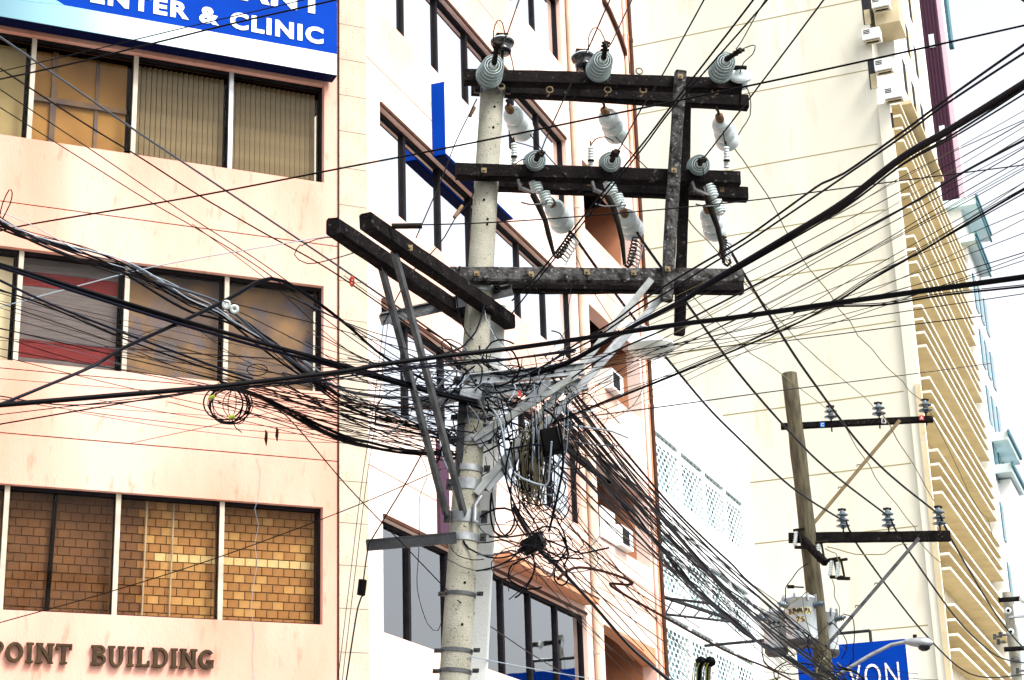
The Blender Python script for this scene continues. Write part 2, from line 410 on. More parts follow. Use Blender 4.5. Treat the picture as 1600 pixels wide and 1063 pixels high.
# bronze slab-serif wall letters, "...POINT BUILDING"
def slab(ch):
    S = .21; T = .13; W_ = .78; out = []
    v = lambda x, y0=0, y1=1: out.append(('r', x, y0, x+S, y1))
    h = lambda x0, x1, y: out.append(('r', x0, y, x1, y+T))
    sf = lambda x, y: out.append(('r', x-.09, y, x+S+.09, y+T*.85))
    if ch == 'I': v(.12); sf(.12, 0); sf(.12, 1-T*.85); W_ = .45
    elif ch == 'L': v(.1); sf(.1, 1-T*.85); h(.0, .72, 0); out.append(('r', .62, 0, .74, .32))
    elif ch == 'T': v(.32); sf(.32, 0); h(0, .85, 1-T); out.append(('r', 0, .7, .11, 1)); out.append(('r', .74, .7, .85, 1)); W_ = .86
    elif ch == 'N': v(.08); v(.68); sf(.08, 0); sf(.08, 1-T*.85); sf(.68, 1-T*.85); out.append(('d', .12, 1, .86, 0, .2)); W_ = .98
    elif ch == 'U': v(.08, .3); v(.62, .3); sf(.08, 1-T*.85); sf(.62, 1-T*.85); out.append(('a', .455, .34, .27, .34, 180, 360, S*.85)); W_ = .92
    elif ch == 'O': out.append(('a', .46, .5, .36, .42, 0, 360, S)); W_ = .94
    elif ch == 'G': out.append(('a', .46, .5, .36, .42, 40, 320, S)); out.append(('r', .46, .36, .86, .48)); out.append(('r', .66, 0.06, .84, .47)); W_ = .92
    elif ch == 'P': v(.1); sf(.1, 0); out.append(('r', 0, 1-T, .5, 1)); out.append(('r', .2, .42, .5, .42+T)); out.append(('a', .48, .715, .24, .23, -90, 90, S*.8)); W_ = .82
    elif ch == 'D': v(.1); out.append(('r', 0, 1-T, .45, 1)); out.append(('r', 0, 0, .45, T)); out.append(('a', .42, .5, .38, .435, -90, 90, S*.9)); W_ = .92
    elif ch == 'B': v(.1); out.append(('r', 0, 1-T, .5, 1)); out.append(('r', 0, 0, .5, T)); out.append(('r', .2, .46, .5, .46+T)); out.append(('a', .47, .755, .22, .185, -90, 90, S*.75)); out.append(('a', .48, .28, .25, .215, -90, 90, S*.8)); W_ = .84
    return out, W_
def slab_text(body, s0, z0, s1, z1, htot):
    tot = sum((.34 if c == ' ' else slab(c)[1]+.1) for c in body); k = (s1-s0)/tot; x = s0
    for c in body:
        if c == ' ': x += .34*k; continue
        out, W_ = slab(c); m = MB()
        zz = z0+(z1-z0)*(x-s0)/(s1-s0); lay = .0
        for q in out:
            lay += .0012
            if q[0] == 'r': fbox(m, x+q[1]*k, x+q[3]*k, zz+q[2]*htot, zz+q[4]*htot, .02, .075+lay)
            elif q[0] == 'd':
                a_, b_ = (x+q[1]*k, zz+q[2]*htot), (x+q[3]*k, zz+q[4]*htot); t_ = q[5]*k/2
                m.prism([Fw(a_[0]-t_, a_[1], .02), Fw(b_[0]-t_, b_[1], .02), Fw(b_[0]+t_, b_[1], .02), Fw(a_[0]+t_, a_[1], .02)], FN*(.055+lay))
            else:
                _, cx, cy, rx, ry, a0, a1, t_ = q; n = 14
                for i in range(n):
                    p = []
                    for aa, rr in ((i, 1), (i+1, 1), (i+1, 0), (i, 0)):
                        an = R(a0+(a1-a0)*aa/n); ox = rx+t_/2*(1 if rr else -1); oy = ry+t_*.4*(1 if rr else -1)
                        p.append(Fw(x+(cx+math.cos(an)*ox)*k, zz+(cy+math.sin(an)*oy)*htot, .02))
                    m.prism(p, FN*(.055+lay))
        m.build('letter', 'bronze', bld); x += (W_+.1)*k
zt, _z = Fpx(332, 1047)[1], 0
slab_text('BUILDING', Fpx(140, 1040)[0], zt-.003, Fpx(336, 1047)[0], zt-.003, .255)
slab_text('POINT', Fpx(-21, 1040)[0], zt-.003, Fpx(113, 1040)[0], zt-.003, .255)
m = MB()
path = [(402, 715), (408, 735), (405, 775), (398, 795), (404, 820), (398, 850), (402, 880), (396, 915), (392, 950), (398, 990), (395, 1030), (398, 1063)]
m.tube([Fw(*Fpx(x, y, .02), .02) for x, y in path], .003, 4); m.build('loose_string', 'cable_pale', bld)

# ---- side facade (faces the street, +X)
def sbox(mb, y0, y1, z0, z1, x0, x1): return mb.aab(SX+x0, SX+x1, y0, y1, z0, z1)
WY0, WY1, PY1, BY0, BY1, EY = 23.1, 32.0, 33.0, 33.02, 36.4, 36.95
JS = [8.345, 11.56, 14.8, 18.2]
prev = 0
bands = []
for (a, b) in ROWS: bands.append((prev, a)); prev = b
bands.append((prev, 26))
for (a, b) in bands:
    js = [j for j in JS if a < j < b]
    parts_ = [(a, js[0]-.008), (js[0]+.008, b)] if js else [(a, b)]
    for (z0, z1) in parts_:
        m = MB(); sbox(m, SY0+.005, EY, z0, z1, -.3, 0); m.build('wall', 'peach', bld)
m = MB()
for j in JS: sbox(m, SY0+.02, EY-.01, j-.05, j+.05, -.31, -.014)
m.build('groove', 'groove', bld)
for (a, b) in ROWS:
    for (y0, y1) in ((SY0+.005, WY0), (WY1, PY1), (BY1, EY)) if a < 19 else ((SY0+.005, WY0), (WY1, EY)):
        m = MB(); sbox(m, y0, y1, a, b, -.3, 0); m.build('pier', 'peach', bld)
SM = [WY0, 24.2, 25.6, 26.95, 27.95, 29.25, 30.6, WY1]
for r, (a, b) in enumerate(ROWS):
    for i in range(len(SM)-1):
        y0, y1 = SM[i], SM[i+1]
        wn = bpy.data.objects.new('window', None); col.objects.link(wn); wn.parent = bld; wn.matrix_parent_inverse = Matrix.Translation(-Vector(bld.location))
        wn.location = (SX-.15, (y0+y1)/2, a)
        m = MB(); sbox(m, y0, y1, a+.001, a+.035, -.19, -.09); sbox(m, y0, y1, b-.05, b-.001, -.19, -.09)
        sbox(m, y0, y0+.04, a+.036, b-.051, -.185, -.085); sbox(m, y1-.04, y1, a+.036, b-.051, -.185, -.085); m.build('frame', 'frame_dark', wn)
        m = MB(); sbox(m, y0+.05, y1-.05, a+.03, b-.045, -.14, -.135); m.build('pane', 'glass_side' if r else 'glass_low', wn)
        if i in (0, 2, 6) or (r == 0 and i > 2):
            m = MB(); sbox(m, y0+.06, y1-.06, a+.05, b-.06, -.32, -.31); m.build('curtain', 'blind' if i != 0 else 'shade_brown', wn)
    m = MB(); sbox(m, WY0, WY1, b-.0, b+.055, .003, .03); m.build('head_trim', 'brown_trim', bld)
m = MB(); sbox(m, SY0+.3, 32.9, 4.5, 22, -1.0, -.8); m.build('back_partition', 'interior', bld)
m = MB(); sbox(m, 27.3, 31.9, 7.84, 7.92, .003, .3); m.build('ledge', 'peach_in', bld)
m = MB(); sbox(m, 27.3, 31.9, 7.921, 7.95, .003, .31); m.build('ledge_cap', 'brown_trim', bld)
m = MB(); sbox(m, 25.05, 25.42, 7.73, 9.3, .003, .06); m.build('service_panel', 'maroon_rib', bld)
# recessed balconies
m = MB()
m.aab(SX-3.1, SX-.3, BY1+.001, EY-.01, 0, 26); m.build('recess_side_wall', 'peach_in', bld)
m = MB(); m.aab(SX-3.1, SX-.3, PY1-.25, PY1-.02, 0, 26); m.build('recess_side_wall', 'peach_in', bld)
m = MB(); m.aab(SX-3.3, SX-3.1, PY1-.2, EY, 0, 26); m.build('recess_back_wall', 'interior', bld)  # near-black colour puts in the shade at the back of the recess
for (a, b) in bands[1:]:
    m = MB(); m.aab(SX-3.099, SX-.301, PY1-.018, BY1, a+.35 if a > 5 else a, max(a+.5, b-.9)); m.build('recess_slab', 'interior', bld)  # slab coloured near black to paint in the ceiling's shade
for zc, yc in ((9.36, 34.3), (12.6, 34.2)):
    m = MB(); m.aab(SX-.5, SX+.16, yc-.38, yc+.38, zc+.01, zc+.43); c_ = m.build('air_conditioner', 'white_paint', bld)
    m = MB(); m.aab(SX+.161, SX+.166, yc-.3, yc+.14, zc+.06, zc+.38); m.build('grille', 'frame_dark', c_)
m = MB(); sbox(m, 33.05, 33.9, 9.37, 10.0, .004, .05); m.build('parapet_panel', 'white_paint', bld)
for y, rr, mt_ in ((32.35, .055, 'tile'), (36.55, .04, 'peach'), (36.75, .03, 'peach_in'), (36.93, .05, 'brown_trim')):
    m = MB(); m.tube([(SX+rr+.01, y, 3), (SX+rr+.01, y, 24.5)], rr, 8)
    for z in range(4, 24, 3): m.lathe((SX+rr+.01, y, z), (0, 0, 1), [(rr+.012, 0), (rr+.012, .08)], 8)
    m.build('downpipe', mt_, bld)
m = MB(); arc = [(35.0, 22.13), (35.4, 22.08), (35.7, 21.97), (36.0, 21.86), (36.22, 21.74), (36.5, 21.55), (36.68, 21.3), (36.74, 21.1)]
for i in range(len(arc)-1): m.beam((SX+.04, *arc[i]), (SX+.04, *arc[i+1]), .08, .1)
m.build('arched_trim', 'brown_trim', bld)
m = MB()
arc = [(33.02+k*(BY1-33.02)/10, 7.66-.34*(k/10)**2*(1 if k else 0)-.0*k) for k in range(11)]
m.prism([(SX-.3, y, z) for y, z in arc]+[(SX-.3, BY1, 7.69), (SX-.3, 33.02, 7.69)], (.295, 0, 0)); m.build('arched_lintel', 'peach_in', bld)
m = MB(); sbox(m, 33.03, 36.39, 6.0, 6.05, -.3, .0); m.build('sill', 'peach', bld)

# ================================================================== signs on the corner building
mat('sign_print', (.80, .82, .84), .5)            # printed band: teal at the far end running out to white
_t = M['sign_print'].node_tree; _b = _t.nodes['Principled BSDF']; _tc = _t.nodes['Texture Coordinate']
_d = _t.nodes.new('ShaderNodeVectorMath'); _d.operation = 'DOT_PRODUCT'; _d.inputs[1].default_value = FD
_mr = _t.nodes.new('ShaderNodeMapRange'); _mr.inputs[1].default_value = FK.dot(FD)-5.6; _mr.inputs[2].default_value = FK.dot(FD)-2.0
_cr = _t.nodes.new('ShaderNodeValToRGB'); _cr.color_ramp.elements[0].color = (.015, .11, .17, 1); _cr.color_ramp.elements[1].color = (.78, .81, .83, 1)
_e = _cr.color_ramp.elements.new(.45); _e.color = (.20, .40, .46, 1)
_t.links.new(_tc.outputs['Object'], _d.inputs[0]); _t.links.new(_d.outputs['Value'], _mr.inputs[0]); _t.links.new(_mr.outputs[0], _cr.inputs[0]); _t.links.new(_cr.outputs[0], _b.inputs['Base Color'])
sg = thing('shop_sign', Fw(-2, 14.4, .25), 'long blue and white shop sign with bold white capitals over the top windows', 'sign')
ZB, ZM, ZT = Fpx(526.8, 118.6, .3)[1], Fpx(525, 84.7, .3)[1], 16.6
SR = Fpx(527, 100, .3)[0]
m = MB(); fbox(m, SL, SR, ZB, ZT, .06, .29); m.build('sign_box', 'sign_edge', sg)
m = MB(); fbox(m, SL+.01, SR-.008, ZM, ZT-.01, .2905, .3); m.build('blue_face', 'sign_blue', sg)
m = MB(); fbox(m, SL+.01, SR-.008, ZB+.01, ZM-.001, .2905, .3); m.build('white_face', 'sign_print', sg)
m = MB(); cb = Fpx(60, 12, .3)[0]
for k in range(12):
    pass
m.prism([Fw(SL+.02, ZM-.04, .3005), Fw(cb-.25, ZM-.04, .3005), Fw(cb+.35, ZM+.001, .3005), Fw(cb+.1, ZM+.12, .3005), Fw(SL+.02, ZM+.2, .3005)], FN*.003); m.build('cyan_swoosh', 'sign_cyan', sg)
def sign_word(body, xl, yl, xr, yr, h, bold):
    s0, z0 = Fpx(xl, yl, .305); s1, z1 = Fpx(xr, yr, .305)
    put_text(body, Fw(s0, (z0+z1)/2, .306), FD, Vector((0, 0, 1)), s1-s0, h, 'sign_white', sg, bold)
sign_word('ENTER', 141, 3, 295, 32, .27, .042)
sign_word('&', 311, 35, 342, 41, .275, .04)
sign_word('CLINIC', 359, 44.5, 505, 70, .28, .042)
sign_word('ANT', 375, 0, 505, 24, .37, .05)
bs = thing('projecting_sign', (SX, 25.1, 14.1), 'slim blue edged light box with white face on the side wall', 'sign')
m = MB(); m.aab(SX+.005, SX+.23, 25.12, 28.2, 14.16, 15.47); m.build('sign_box', 'sign_blue', bs)
m = MB(); m.aab(SX+.231, SX+.236, 25.14, 28.18, 14.18, 15.45); m.build('sign_face', 'sign_white', bs)
m = MB(); m.aab(SX+.03, SX+.22, 25.15, 28.15, 14.135, 14.158); m.build('sign_soffit', 'sign_edge', bs)

# ================================================================== white lattice-fronted building
lb = thing('lattice_building', (SX-3, 41, 0), 'white low building with rows of pierced block screens next to the peach building', 'building')
LY0, LY1 = 37.0, 46.0
m = MB(); m.aab(SX-9, SX-1.2, LY0+.01, LY1, 0, 14.6); m.build('core', 'white_paint', lb)
LR = [(5.6, 7.0), (8.15, 9.85), (11.35, 12.62)]
LR = [(4.9, 6.3), (7.0, 8.55), (9.1, 10.3), (11.35, 12.62)]
prev = 0
for (a, b) in LR+[(14.6, 14.6)]:
    m = MB(); m.aab(SX-.28, SX, LY0, LY1, prev, a); m.build('spandrel', 'white_paint', lb); prev = b
for (a, b) in LR:
    m = MB(); m.aab(SX-.40, SX-.35, LY0, LY1, a-.04, b+.04); m.build('screen_back', 'teal_hole', lb)
    ys = [LY0, 37.25, 39.1, 39.3, 41.15, 41.35, 43.1, 43.3, 44.95, LY1]
    for k in range(0, len(ys), 2):
        m = MB(); m.aab(SX-.28, SX-.003, ys[k], ys[k+1], a, b); m.build('post', 'white_paint', lb)
    for k in range(1, len(ys)-1, 2):
        y0, y1 = ys[k], ys[k+1]; m = MB(); pz = .115; nz = int((b-a-.2)/pz); py = .30
        for q in range(nz+1): m.aab(SX-.045, SX-.03, y0, y1, a+q*pz, a+q*pz+.026)
        for q in range(nz):
            ny = int((y1-y0)/py)
            for p in range(ny+1):
                yy = y0+p*py+(py/2 if q % 2 else 0)
                if yy+.1 < y1: m.aab(SX-.044, SX-.031, yy, yy+.085, a+q*pz+.0265, a+(q+1)*pz-.0005)
        m.aab(SX-.045, SX-.03, y0, y1, a+(nz)*pz+.0275, b-.1)
        m.build('block_screen', 'lattice', lb, kind='stuff')
        m = MB()
        for p in range(int((y1-y0)/.3)):
            m.aab(SX-.03, SX-.024, y0+p*.3+.02, y0+p*.3+.15, b-.07, b-.035)
        m.build('vent_slots', 'steel_dark', lb, kind='stuff')
for (y0, z0) in ((37.05, 9.05),):
    cp = MB()
    a, b = Vector((SX+.02, 37.1, 8.75)), Vector((SX+.02, 39.9, 8.75))
    for t in (0, 1):
        cp.tube([(SX+.05, 37.1, 8.85), (SX+1.1, 37.1+1.7*t, 8.62-.1*t)], .03, 6)
    cp.tube([(SX+.05, 37.1, 8.5), (SX+1.1, 38.8, 8.5)], .03); cp.tube([(SX+.05, 37.1, 8.88), (SX+1.1, 38.8, 8.55)], .03)
    for k in range(6):
        t = k/5; cp.tube([(SX+.05+1.05*t, 37.1+1.7*t, 8.5), (SX+.05+1.05*min(1, t+.12), 37.1+1.7*min(1, t+.12), 8.87-.32*min(1, t+.12))], .018)
    cp.build('canopy_truss', 'steel_dark', lb)

# ================================================================== cream tower
tw = thing('cream_tower', (-20, 90, 0), 'tall cream office tower with stacked horizontal sunshade fins', 'building')
TY, TX = 81.0, -10.75
m = MB(); m.aab(-60, TX-.55, TY, 104, 0, 75); m.build('wall', 'cream_wall', tw)
m = MB(); m.aab(TX-.54, TX, TY-.15, TY+.55, 0, 40.2); m.build('corner_pilaster', 'cream_wall', tw)
m = MB(); m.aab(TX-.2, TX+.06, TY-.22, TY-.16, 0, 26); m.build('corner_strip', 'cream_fin', tw)
for z in (46.06, 42.19, 38.22, 34.8, 32.3, 29.2, 25.8, 22.4, 19.5, 15.06):
    x0 = -19.0 if z < 24 else -24; m = MB(); m.aab(x0, TX-.75, TY-.006, TY+.01, z-.025, z+.025); m.build('joint', 'joint_tan', tw)
FB = [38.45, 34.98, 31.51, 28.01, 24.47, 21.03, 17.56, 13.95, 10.5]
for zb in FB:
    for k in range(4):
        z = zb+k*.66
        m = MB(); m.aab(TX-.56, TX+.36, TY+.75, 104.5, z, z+.1); f_ = m.build('fin', 'cream_fin', tw)  # tan colour carries the shade of the fin undersides
        m = MB(); m.aab(TX+.3605, TX+.40, TY+.72, 104.5, z-.01, z+.115); m.aab(TX-.5, TX+.36, TY+.70, TY+.749, z-.005, z+.11); m.build('fin_edge', 'fin_edge', f_)  # edges coloured lighter as the lit side of the fin
# upper storeys: flush side wall with windows and boarded soffit strip, window air conditioners
m = MB(); m.aab(TX-.54, TX+.25, TY+2.2, 94, 41.4, 75); m.build('upper_side_wall', 'white_paint', tw)
m = MB(); m.aab(TX-.53, TX+.75, 83.5, 94, 41.2, 41.39); m.build('soffit', 'cream_fin', tw)
for fl in range(7):
    z = 43+fl*3.5
    for y in (85.6, 88.4, 91.2):
        m = MB(); m.aab(TX+.2, TX+.256, y, y+1.9, z, z+1.9); wn = m.build('window', 'frame_dark', tw)
        m = MB(); m.aab(TX+.257, TX+.262, y+1.0, y+1.85, z+.05, z+1.85); m.build('curtain', 'cream_fin', wn)
for i, q in enumerate([(1352, 10), (1362, 110), (1390, 195), (1345, -60)]):
    p = PL(*q, Vector((0, 1, 0)), TY-.01); m = MB(); m.aab(p.x-.16, p.x+.2, TY-.012, TY+.02, p.z-1.0, p.z+.6); wn = m.build('window', 'steel_dark', tw)
    m = MB(); m.aab(p.x-.1, p.x+.19, TY-.02, TY-.013, p.z-1.0, p.z-.2); m.build('shutter', 'cream_fin', wn)
for i, q in enumerate([(1362, 55), (1381, 103), (1396, 147), (1376, 5)]):
    p = PL(*q, Vector((0, 1, 0)), TY-.4); m = MB(); m.aab(p.x-.42, p.x+.42, TY-.62, TY+.05, p.z-.28, p.z+.28); ac = m.build('air_conditioner', 'white_paint', tw)
    for k in range(3): m = MB(); m.aab(p.x-.36, p.x-.05, TY-.626, TY-.621, p.z+.0+k*.085, p.z+.05+k*.085); m.build('grille_slot', 'black_ink', ac)
    m = MB(); m.aab(p.x-.3, p.x+.3, TY-.5, TY-.05, p.z-.30, p.z-.281); m.build('grille', 'frame_dark', ac)
    for yb in (.5, .2): m = MB(); m.aab(p.x-.4, p.x+.4, TY-yb, TY-yb+.05, p.z-.36, p.z-.305); m.build('bracket', 'cream_fin', ac)
m = MB(); m.aab(TX-.3, TX+.9, TY+.2, TY+2.15, 44.6, 75); m.build('stair_shaft', 'cream_fin', tw)

# ================================================================== far buildings
tb = thing('cornice_building', (-12, 112, 0), 'white and teal building with stepped cornices beyond the cream tower', 'building')
m = MB(); m.aab(-24, -10.2, 104.6, 111, 0, 41.29); m.build('wall', 'white_paint', tb)
for z, ox in ((41.3, .55), (43.6, .85)):
    m = MB(); m.aab(-24, -10.2+ox, 103.9, 110.5, z, z+.5); m.build('cornice', 'pale_cyan', tb)
    m = MB(); m.aab(-10.2+ox+.001, -10.2+ox+.1, 103.8, 110.6, z-.06, z+.12); m.build('cornice_edge', 'teal_trim', tb)
    m = MB(); m.aab(-10.2+ox+.001, -10.2+ox+.14, 103.8, 110.6, z+.36, z+.56); m.build('cornice_edge', 'teal_trim', tb)
m = MB(); m.aab(-24, -10.3, 104.4, 110.4, 41.81, 44.0); m.build('parapet', 'white_paint', tb)
for z in (27.3, 29.2):
    m = MB(); m.aab(-10.2, -9.25, 104.7, 111, z, z+.5); m.build('cornice', 'pale_cyan', tb)
    m = MB(); m.aab(-9.249, -9.12, 104.6, 111.1, z+.3, z+.56); m.build('cornice_edge', 'teal_trim', tb)
m = MB(); m.aab(-10.2, -9.5, 106, 111, 12, 27.2); m.build('bay', 'white_paint', tb)
for fl in range(9):
    z = 9.5+fl*3.5
    for y in (105.0, 107.4, 109.8):
        m = MB(); m.aab(-10.19, -10.12 if z < 27 else -10.12, y, y+1.4, z, z+2.2); m.build('window', 'teal_glass', tb)
mt_ = thing('maroon_tower', (-14, 130, 0), 'distant maroon ribbed tower rising behind the cream tower', 'building')
m = MB(); m.aab(-25, -12.37, 125, 127, 0, 110); m.build('wall', 'maroon', mt_)
for k in range(5): m = MB(); m.aab(-13.5+k*.25, -13.4+k*.25, 124.9, 124.999, 0, 110); m.build('rib', 'maroon_rib', mt_)
m = MB(); m.aab(-12.369, -12.0, 125.3, 127, 0, 110); m.build('side_wall', 'pinkish', mt_)
for k in range(70): m = MB(); m.aab(-14.3, -13.62, 124.6, 124.99, 40+k*.6, 40.3+k*.6); m.build('louver', 'blue_louver', mt_)
for z in (49.5, 57.5, 65): m = MB(); m.aab(-13.2, -12.8, 124.88, 124.895, z, z+1.1); m.build('window', 'sign_white', mt_)
p = PL(1474, 30, Vector((0, 1, 0)), 150)
tc_ = thing('teal_capped_block', (-11, 150, 0), 'far pale block with a teal cornice at the sky line beside the maroon tower', 'building')
m = MB(); m.aab(-20, p.x, 150, 151, 0, p.z-2.4); m.build('wall', 'pinkish', tc_)
p = PL(1474, 30, Vector((0, 1, 0)), 150)
m = MB(); m.aab(-20, p.x+.5, 149.5, 151.5, p.z-2.39, p.z+8); m.build('cornice', 'teal_trim', tc_)

# ================================================================== concrete corner pole with timber arms
AR = R(28.7); AD = Vector((math.cos(AR), math.sin(AR), 0)); AN = Vector((math.sin(AR), -math.cos(AR), 0))   # arm direction / towards the camera
POLE_TOP = P(769, 128, 15.75)
ADD = AN.dot(P(769, 150, 15.7))
def A(x, y, off=0): return PL(x, y, AN, ADD+off)          # survey point in the arm plane (off metres nearer the camera)
ptop, pmid, pbot = A(770, 128), A(735, 700), A(708, 1100)
pdir = (ptop-pbot).normalized(); pbase = pbot-pdir*(pbot.z/pdir.z)
def on_pole(y):            # axis point at photo row y
    t = None; lo, hi = 0.0, 1.0
    for _ in range(40):
        mdl = (lo+hi)/2; q = pbase+(ptop-pbase)*mdl; v = q-CAM; yy = 531.5-FL*v.dot(_u)/v.dot(_f)
        if yy > y: lo = mdl
        else: hi = mdl
    return pbase+(ptop-pbase)*lo
def pole_r(q): return .135-(.135-.1)*(q-pbase).length/(ptop-pbase).length
pole = thing('utility_pole', pbase, 'speckled concrete utility pole carrying timber crossarms and a mass of wires', 'pole')
m = MB(); m.lathe(pbase, ptop-pbase, [(.135, 0), (.1, (ptop-pbase).length-.02), (.085, (ptop-pbase).length)], 24); m.build('shaft', 'concrete', pole)
for y, k in ((175, 1), (207, 1), (320, -1), (350, 1), (358, 1), (560, 0), (915, 1), (980, 1)):
    q = on_pole(y); m = MB(); m.tube([q+AN*(pole_r(q)-.01)+AD*.02*k, q+AN*(pole_r(q)+.002)+AD*.02*k], .011, 8); m.build('bolt_hole', 'black_ink', pole)
def band(y, h=.05, mt_='galv', t_=.008):
    q = on_pole(y); r = pole_r(q)+t_; mb = MB(); mb.lathe(q-pdir*h/2, pdir, [(r, 0), (r, h)], 20); o = mb.build('band', mt_, pole)
    for sgn in (-1, 1):
        mb = MB(); c = q+AD*sgn*(r+.025)+AN*.03; mb.box(c-AD*.025-pdir*h/2, AD*.05, AN*.03, pdir*h); mb.tube([c+AN*-.03, c+AN*.07], .009, 6)
        mb.build('clamp', 'steel_dark', o)
for y, h in ((145, .06), (455, .05), (690, .06), (735, .05), (760, .09), (810, .10), (842, .06), (930, .03), (1018, .03), (1050, .03), (598, .05), (655, .04)): band(y, h, 'galv' if h > .04 else 'steel')
def arm(x0, y0, x1, y1, off, mt_='wood_dark', w_=.105, h=.125):
    m = MB(); m.timber(A(x0, y0, off), A(x1, y1, off), w_, h, n=22); return m.build('crossarm', mt_, pole)
arm(725, 121, 1157, 135, .16); arm(737, 137, 1168, 161, -.16)
arm(712, 268, 1155, 281, .16); arm(742, 286, 1167, 305, -.16)
arm(703, 430, 1160, 434, .16, 'wood_grey'); arm(770, 446, 1160, 449, -.16)
# timber uprights tying the arms together
m = MB(); m.timber(A(1063, 113, .27), A(1041, 470, .27), .1, .085, up=AN, n=20); m.build('upright', 'wood_grey', pole)
m = MB(); m.timber(A(1072, 165, -.03), A(1062, 523, -.03), .085, .085, up=AN, n=20); m.build('upright', 'wood_dark', pole)
# arms along the street, pointing at the camera
XP = pmid.x
def Xs(x, y, dx=0): return PL(x, y, Vector((1, 0, 0)), XP+dx)
m = MB(); m.timber(Xs(572, 346, .18), Xs(796, 503, .18), .105, .13, n=20); m.build('crossarm', 'wood_dark', pole)
m = MB(); m.timber(Xs(520, 354, -.12), Xs(742, 505, -.12), .105, .13, n=20); m.build('crossarm', 'wood_dark', pole)
for (x0, y0, x1, y1, dx) in ((592, 385, 712, 795, -.12), (620, 392, 722, 800, .16)):
    m = MB(); m.angle(Xs(x0, y0, dx), on_pole(805)+Vector((-.1 if dx < 0 else .05, -.1, 0)), .06, .01, up=(1, 0, 0)); m.build('brace', 'steel', pole)
# steel channel and bracket arms
m = MB(); a, b = A(594, 492, .05), A(800, 445, .0); m.beam(a, b, .06, .012); m.beam(a-Vector((0, 0, .05)), b-Vector((0, 0, .05)), .012, .088); m.build('steel_arm', 'steel', pole)
m = MB(); a, b = A(572, 846, .12), A(712, 834, .12); m.beam(a, b, .08, .012); m.beam(a-Vector((0, 0, .045))+AN*.03, b-Vector((0, 0, .045))+AN*.03, .012, .078); m.build('steel_arm', 'steel_dark', pole)
m = MB(); a, b = A(733, 596, 0.17), A(912, 578, 0.17); up = Vector((0, 0, .045)); m.beam(a, b, .008, .1); m.beam(a+up+AN*.03, b+up+AN*.03, .05, .009); m.beam(a-up+AN*.03, b-up+AN*.03, .05, .009); sa_ = m.build('steel_arm', 'galv', pole)
for k in range(9): c = a+(b-a)*((k+.5)/9); m = MB(); m.tube([c+AN*.003, c+AN*.0075], .012, 8); m.build('bolt_hole', 'black_ink', sa_)
m = MB(); a, b = A(740, 615, -0.17), A(918, 602, -0.17); up = Vector((0, 0, .045)); m.beam(a, b, .008, .1); m.beam(a+up+AN*.03, b+up+AN*.03, .05, .009); m.beam(a-up+AN*.03, b-up+AN*.03, .05, .009); sa_ = m.build('steel_arm', 'galv', pole)
for k in range(9): c = a+(b-a)*((k+.5)/9); m = MB(); m.tube([c+AN*.003, c+AN*.0075], .012, 8); m.build('bolt_hole', 'black_ink', sa_)
m = MB(); m.beam(A(650, 632, .05), A(770, 606, .05), .07, .09); m.build('steel_arm', 'steel', pole)
for (x0, y0, x1, y1, off, mt2) in ((1022, 440, 748, 775, .24, 'pale_steel'), (1052, 452, 764, 768, .2, 'galv'), (905, 590, 742, 690, .26, 'pale_steel'), (862, 600, 750, 700, .2, 'galv'), (728, 600, 722, 760, .14, 'steel_dark')):
    m = MB(); m.angle(A(x0, y0, off), A(x1, y1, off*.5), .055, .01, up=AN); bz_ = A((x0+x1)/2, (y0+y1)/2, off); m.build('brace', mt2, pole)
m = MB()
q = A(752, 775, .1); m.tube([q, A(742, 790, .12), A(741, 815, .14), A(748, 818, .16)], .02, 8); m.build('brace_end', 'galv', pole)
# square nuts and eye bolts on the timbers
for (x, y, off) in ((756, 267, .22), (1063, 120, .325), (1053, 267, .325), (745, 428, .22), (830, 429, .22), (917, 426, .22), (990, 427, .22), (1043, 421, .325), (610, 338, 0)):
    m = MB(); q = A(x, y, off) if x != 610 else Xs(640, 388, .24); m.box(q-AD*.022-Vector((0, 0, .022)), AD*.044, AN*.012, (0, 0, .044)); m.tube([q, q+AN*.03], .01, 6)
    m.build('bolt', 'brass', pole)
for x, y in ((994, 123), (855, 152), (1000, 152), (1112, 154), (945, 152), (780, 147)):
    m = MB(); q = A(x, y, .05); m.tube([q+AN*.02, q+AN*.11-Vector((0, 0, .03))], .008); c = q+AN*.14
    m.tube([c+(AD*math.cos(t)+Vector((0, 0, 1))*math.sin(t))*.03 for t in [k*math.pi/4 for k in range(9)]], .007, 5)
    m.build('eye_bolt', 'brass', pole)
m = MB(); q = Xs(612, 352, .26); m.tube([q-AN*.02, q+AD*.22-Vector((0, 0, .0))], .022, 8); m.build('spool_pin', 'iron', pole)

# second, squared concrete post just behind
bp_ = thing('concrete_strut', A(730, 1200, -.5), 'pale square concrete post standing right behind the utility pole', 'pole')
m = MB(); a, b = A(771, 480, -.45), A(735, 1180, -.45); a2 = b+(b-a)*1.2; m.timber(a, b+(b-a)*((b.z)/((a.z-b.z))), .2, .15, up=AN, n=10, j=.001, ch=.02); m.build('post', 'concrete_pale', bp_)

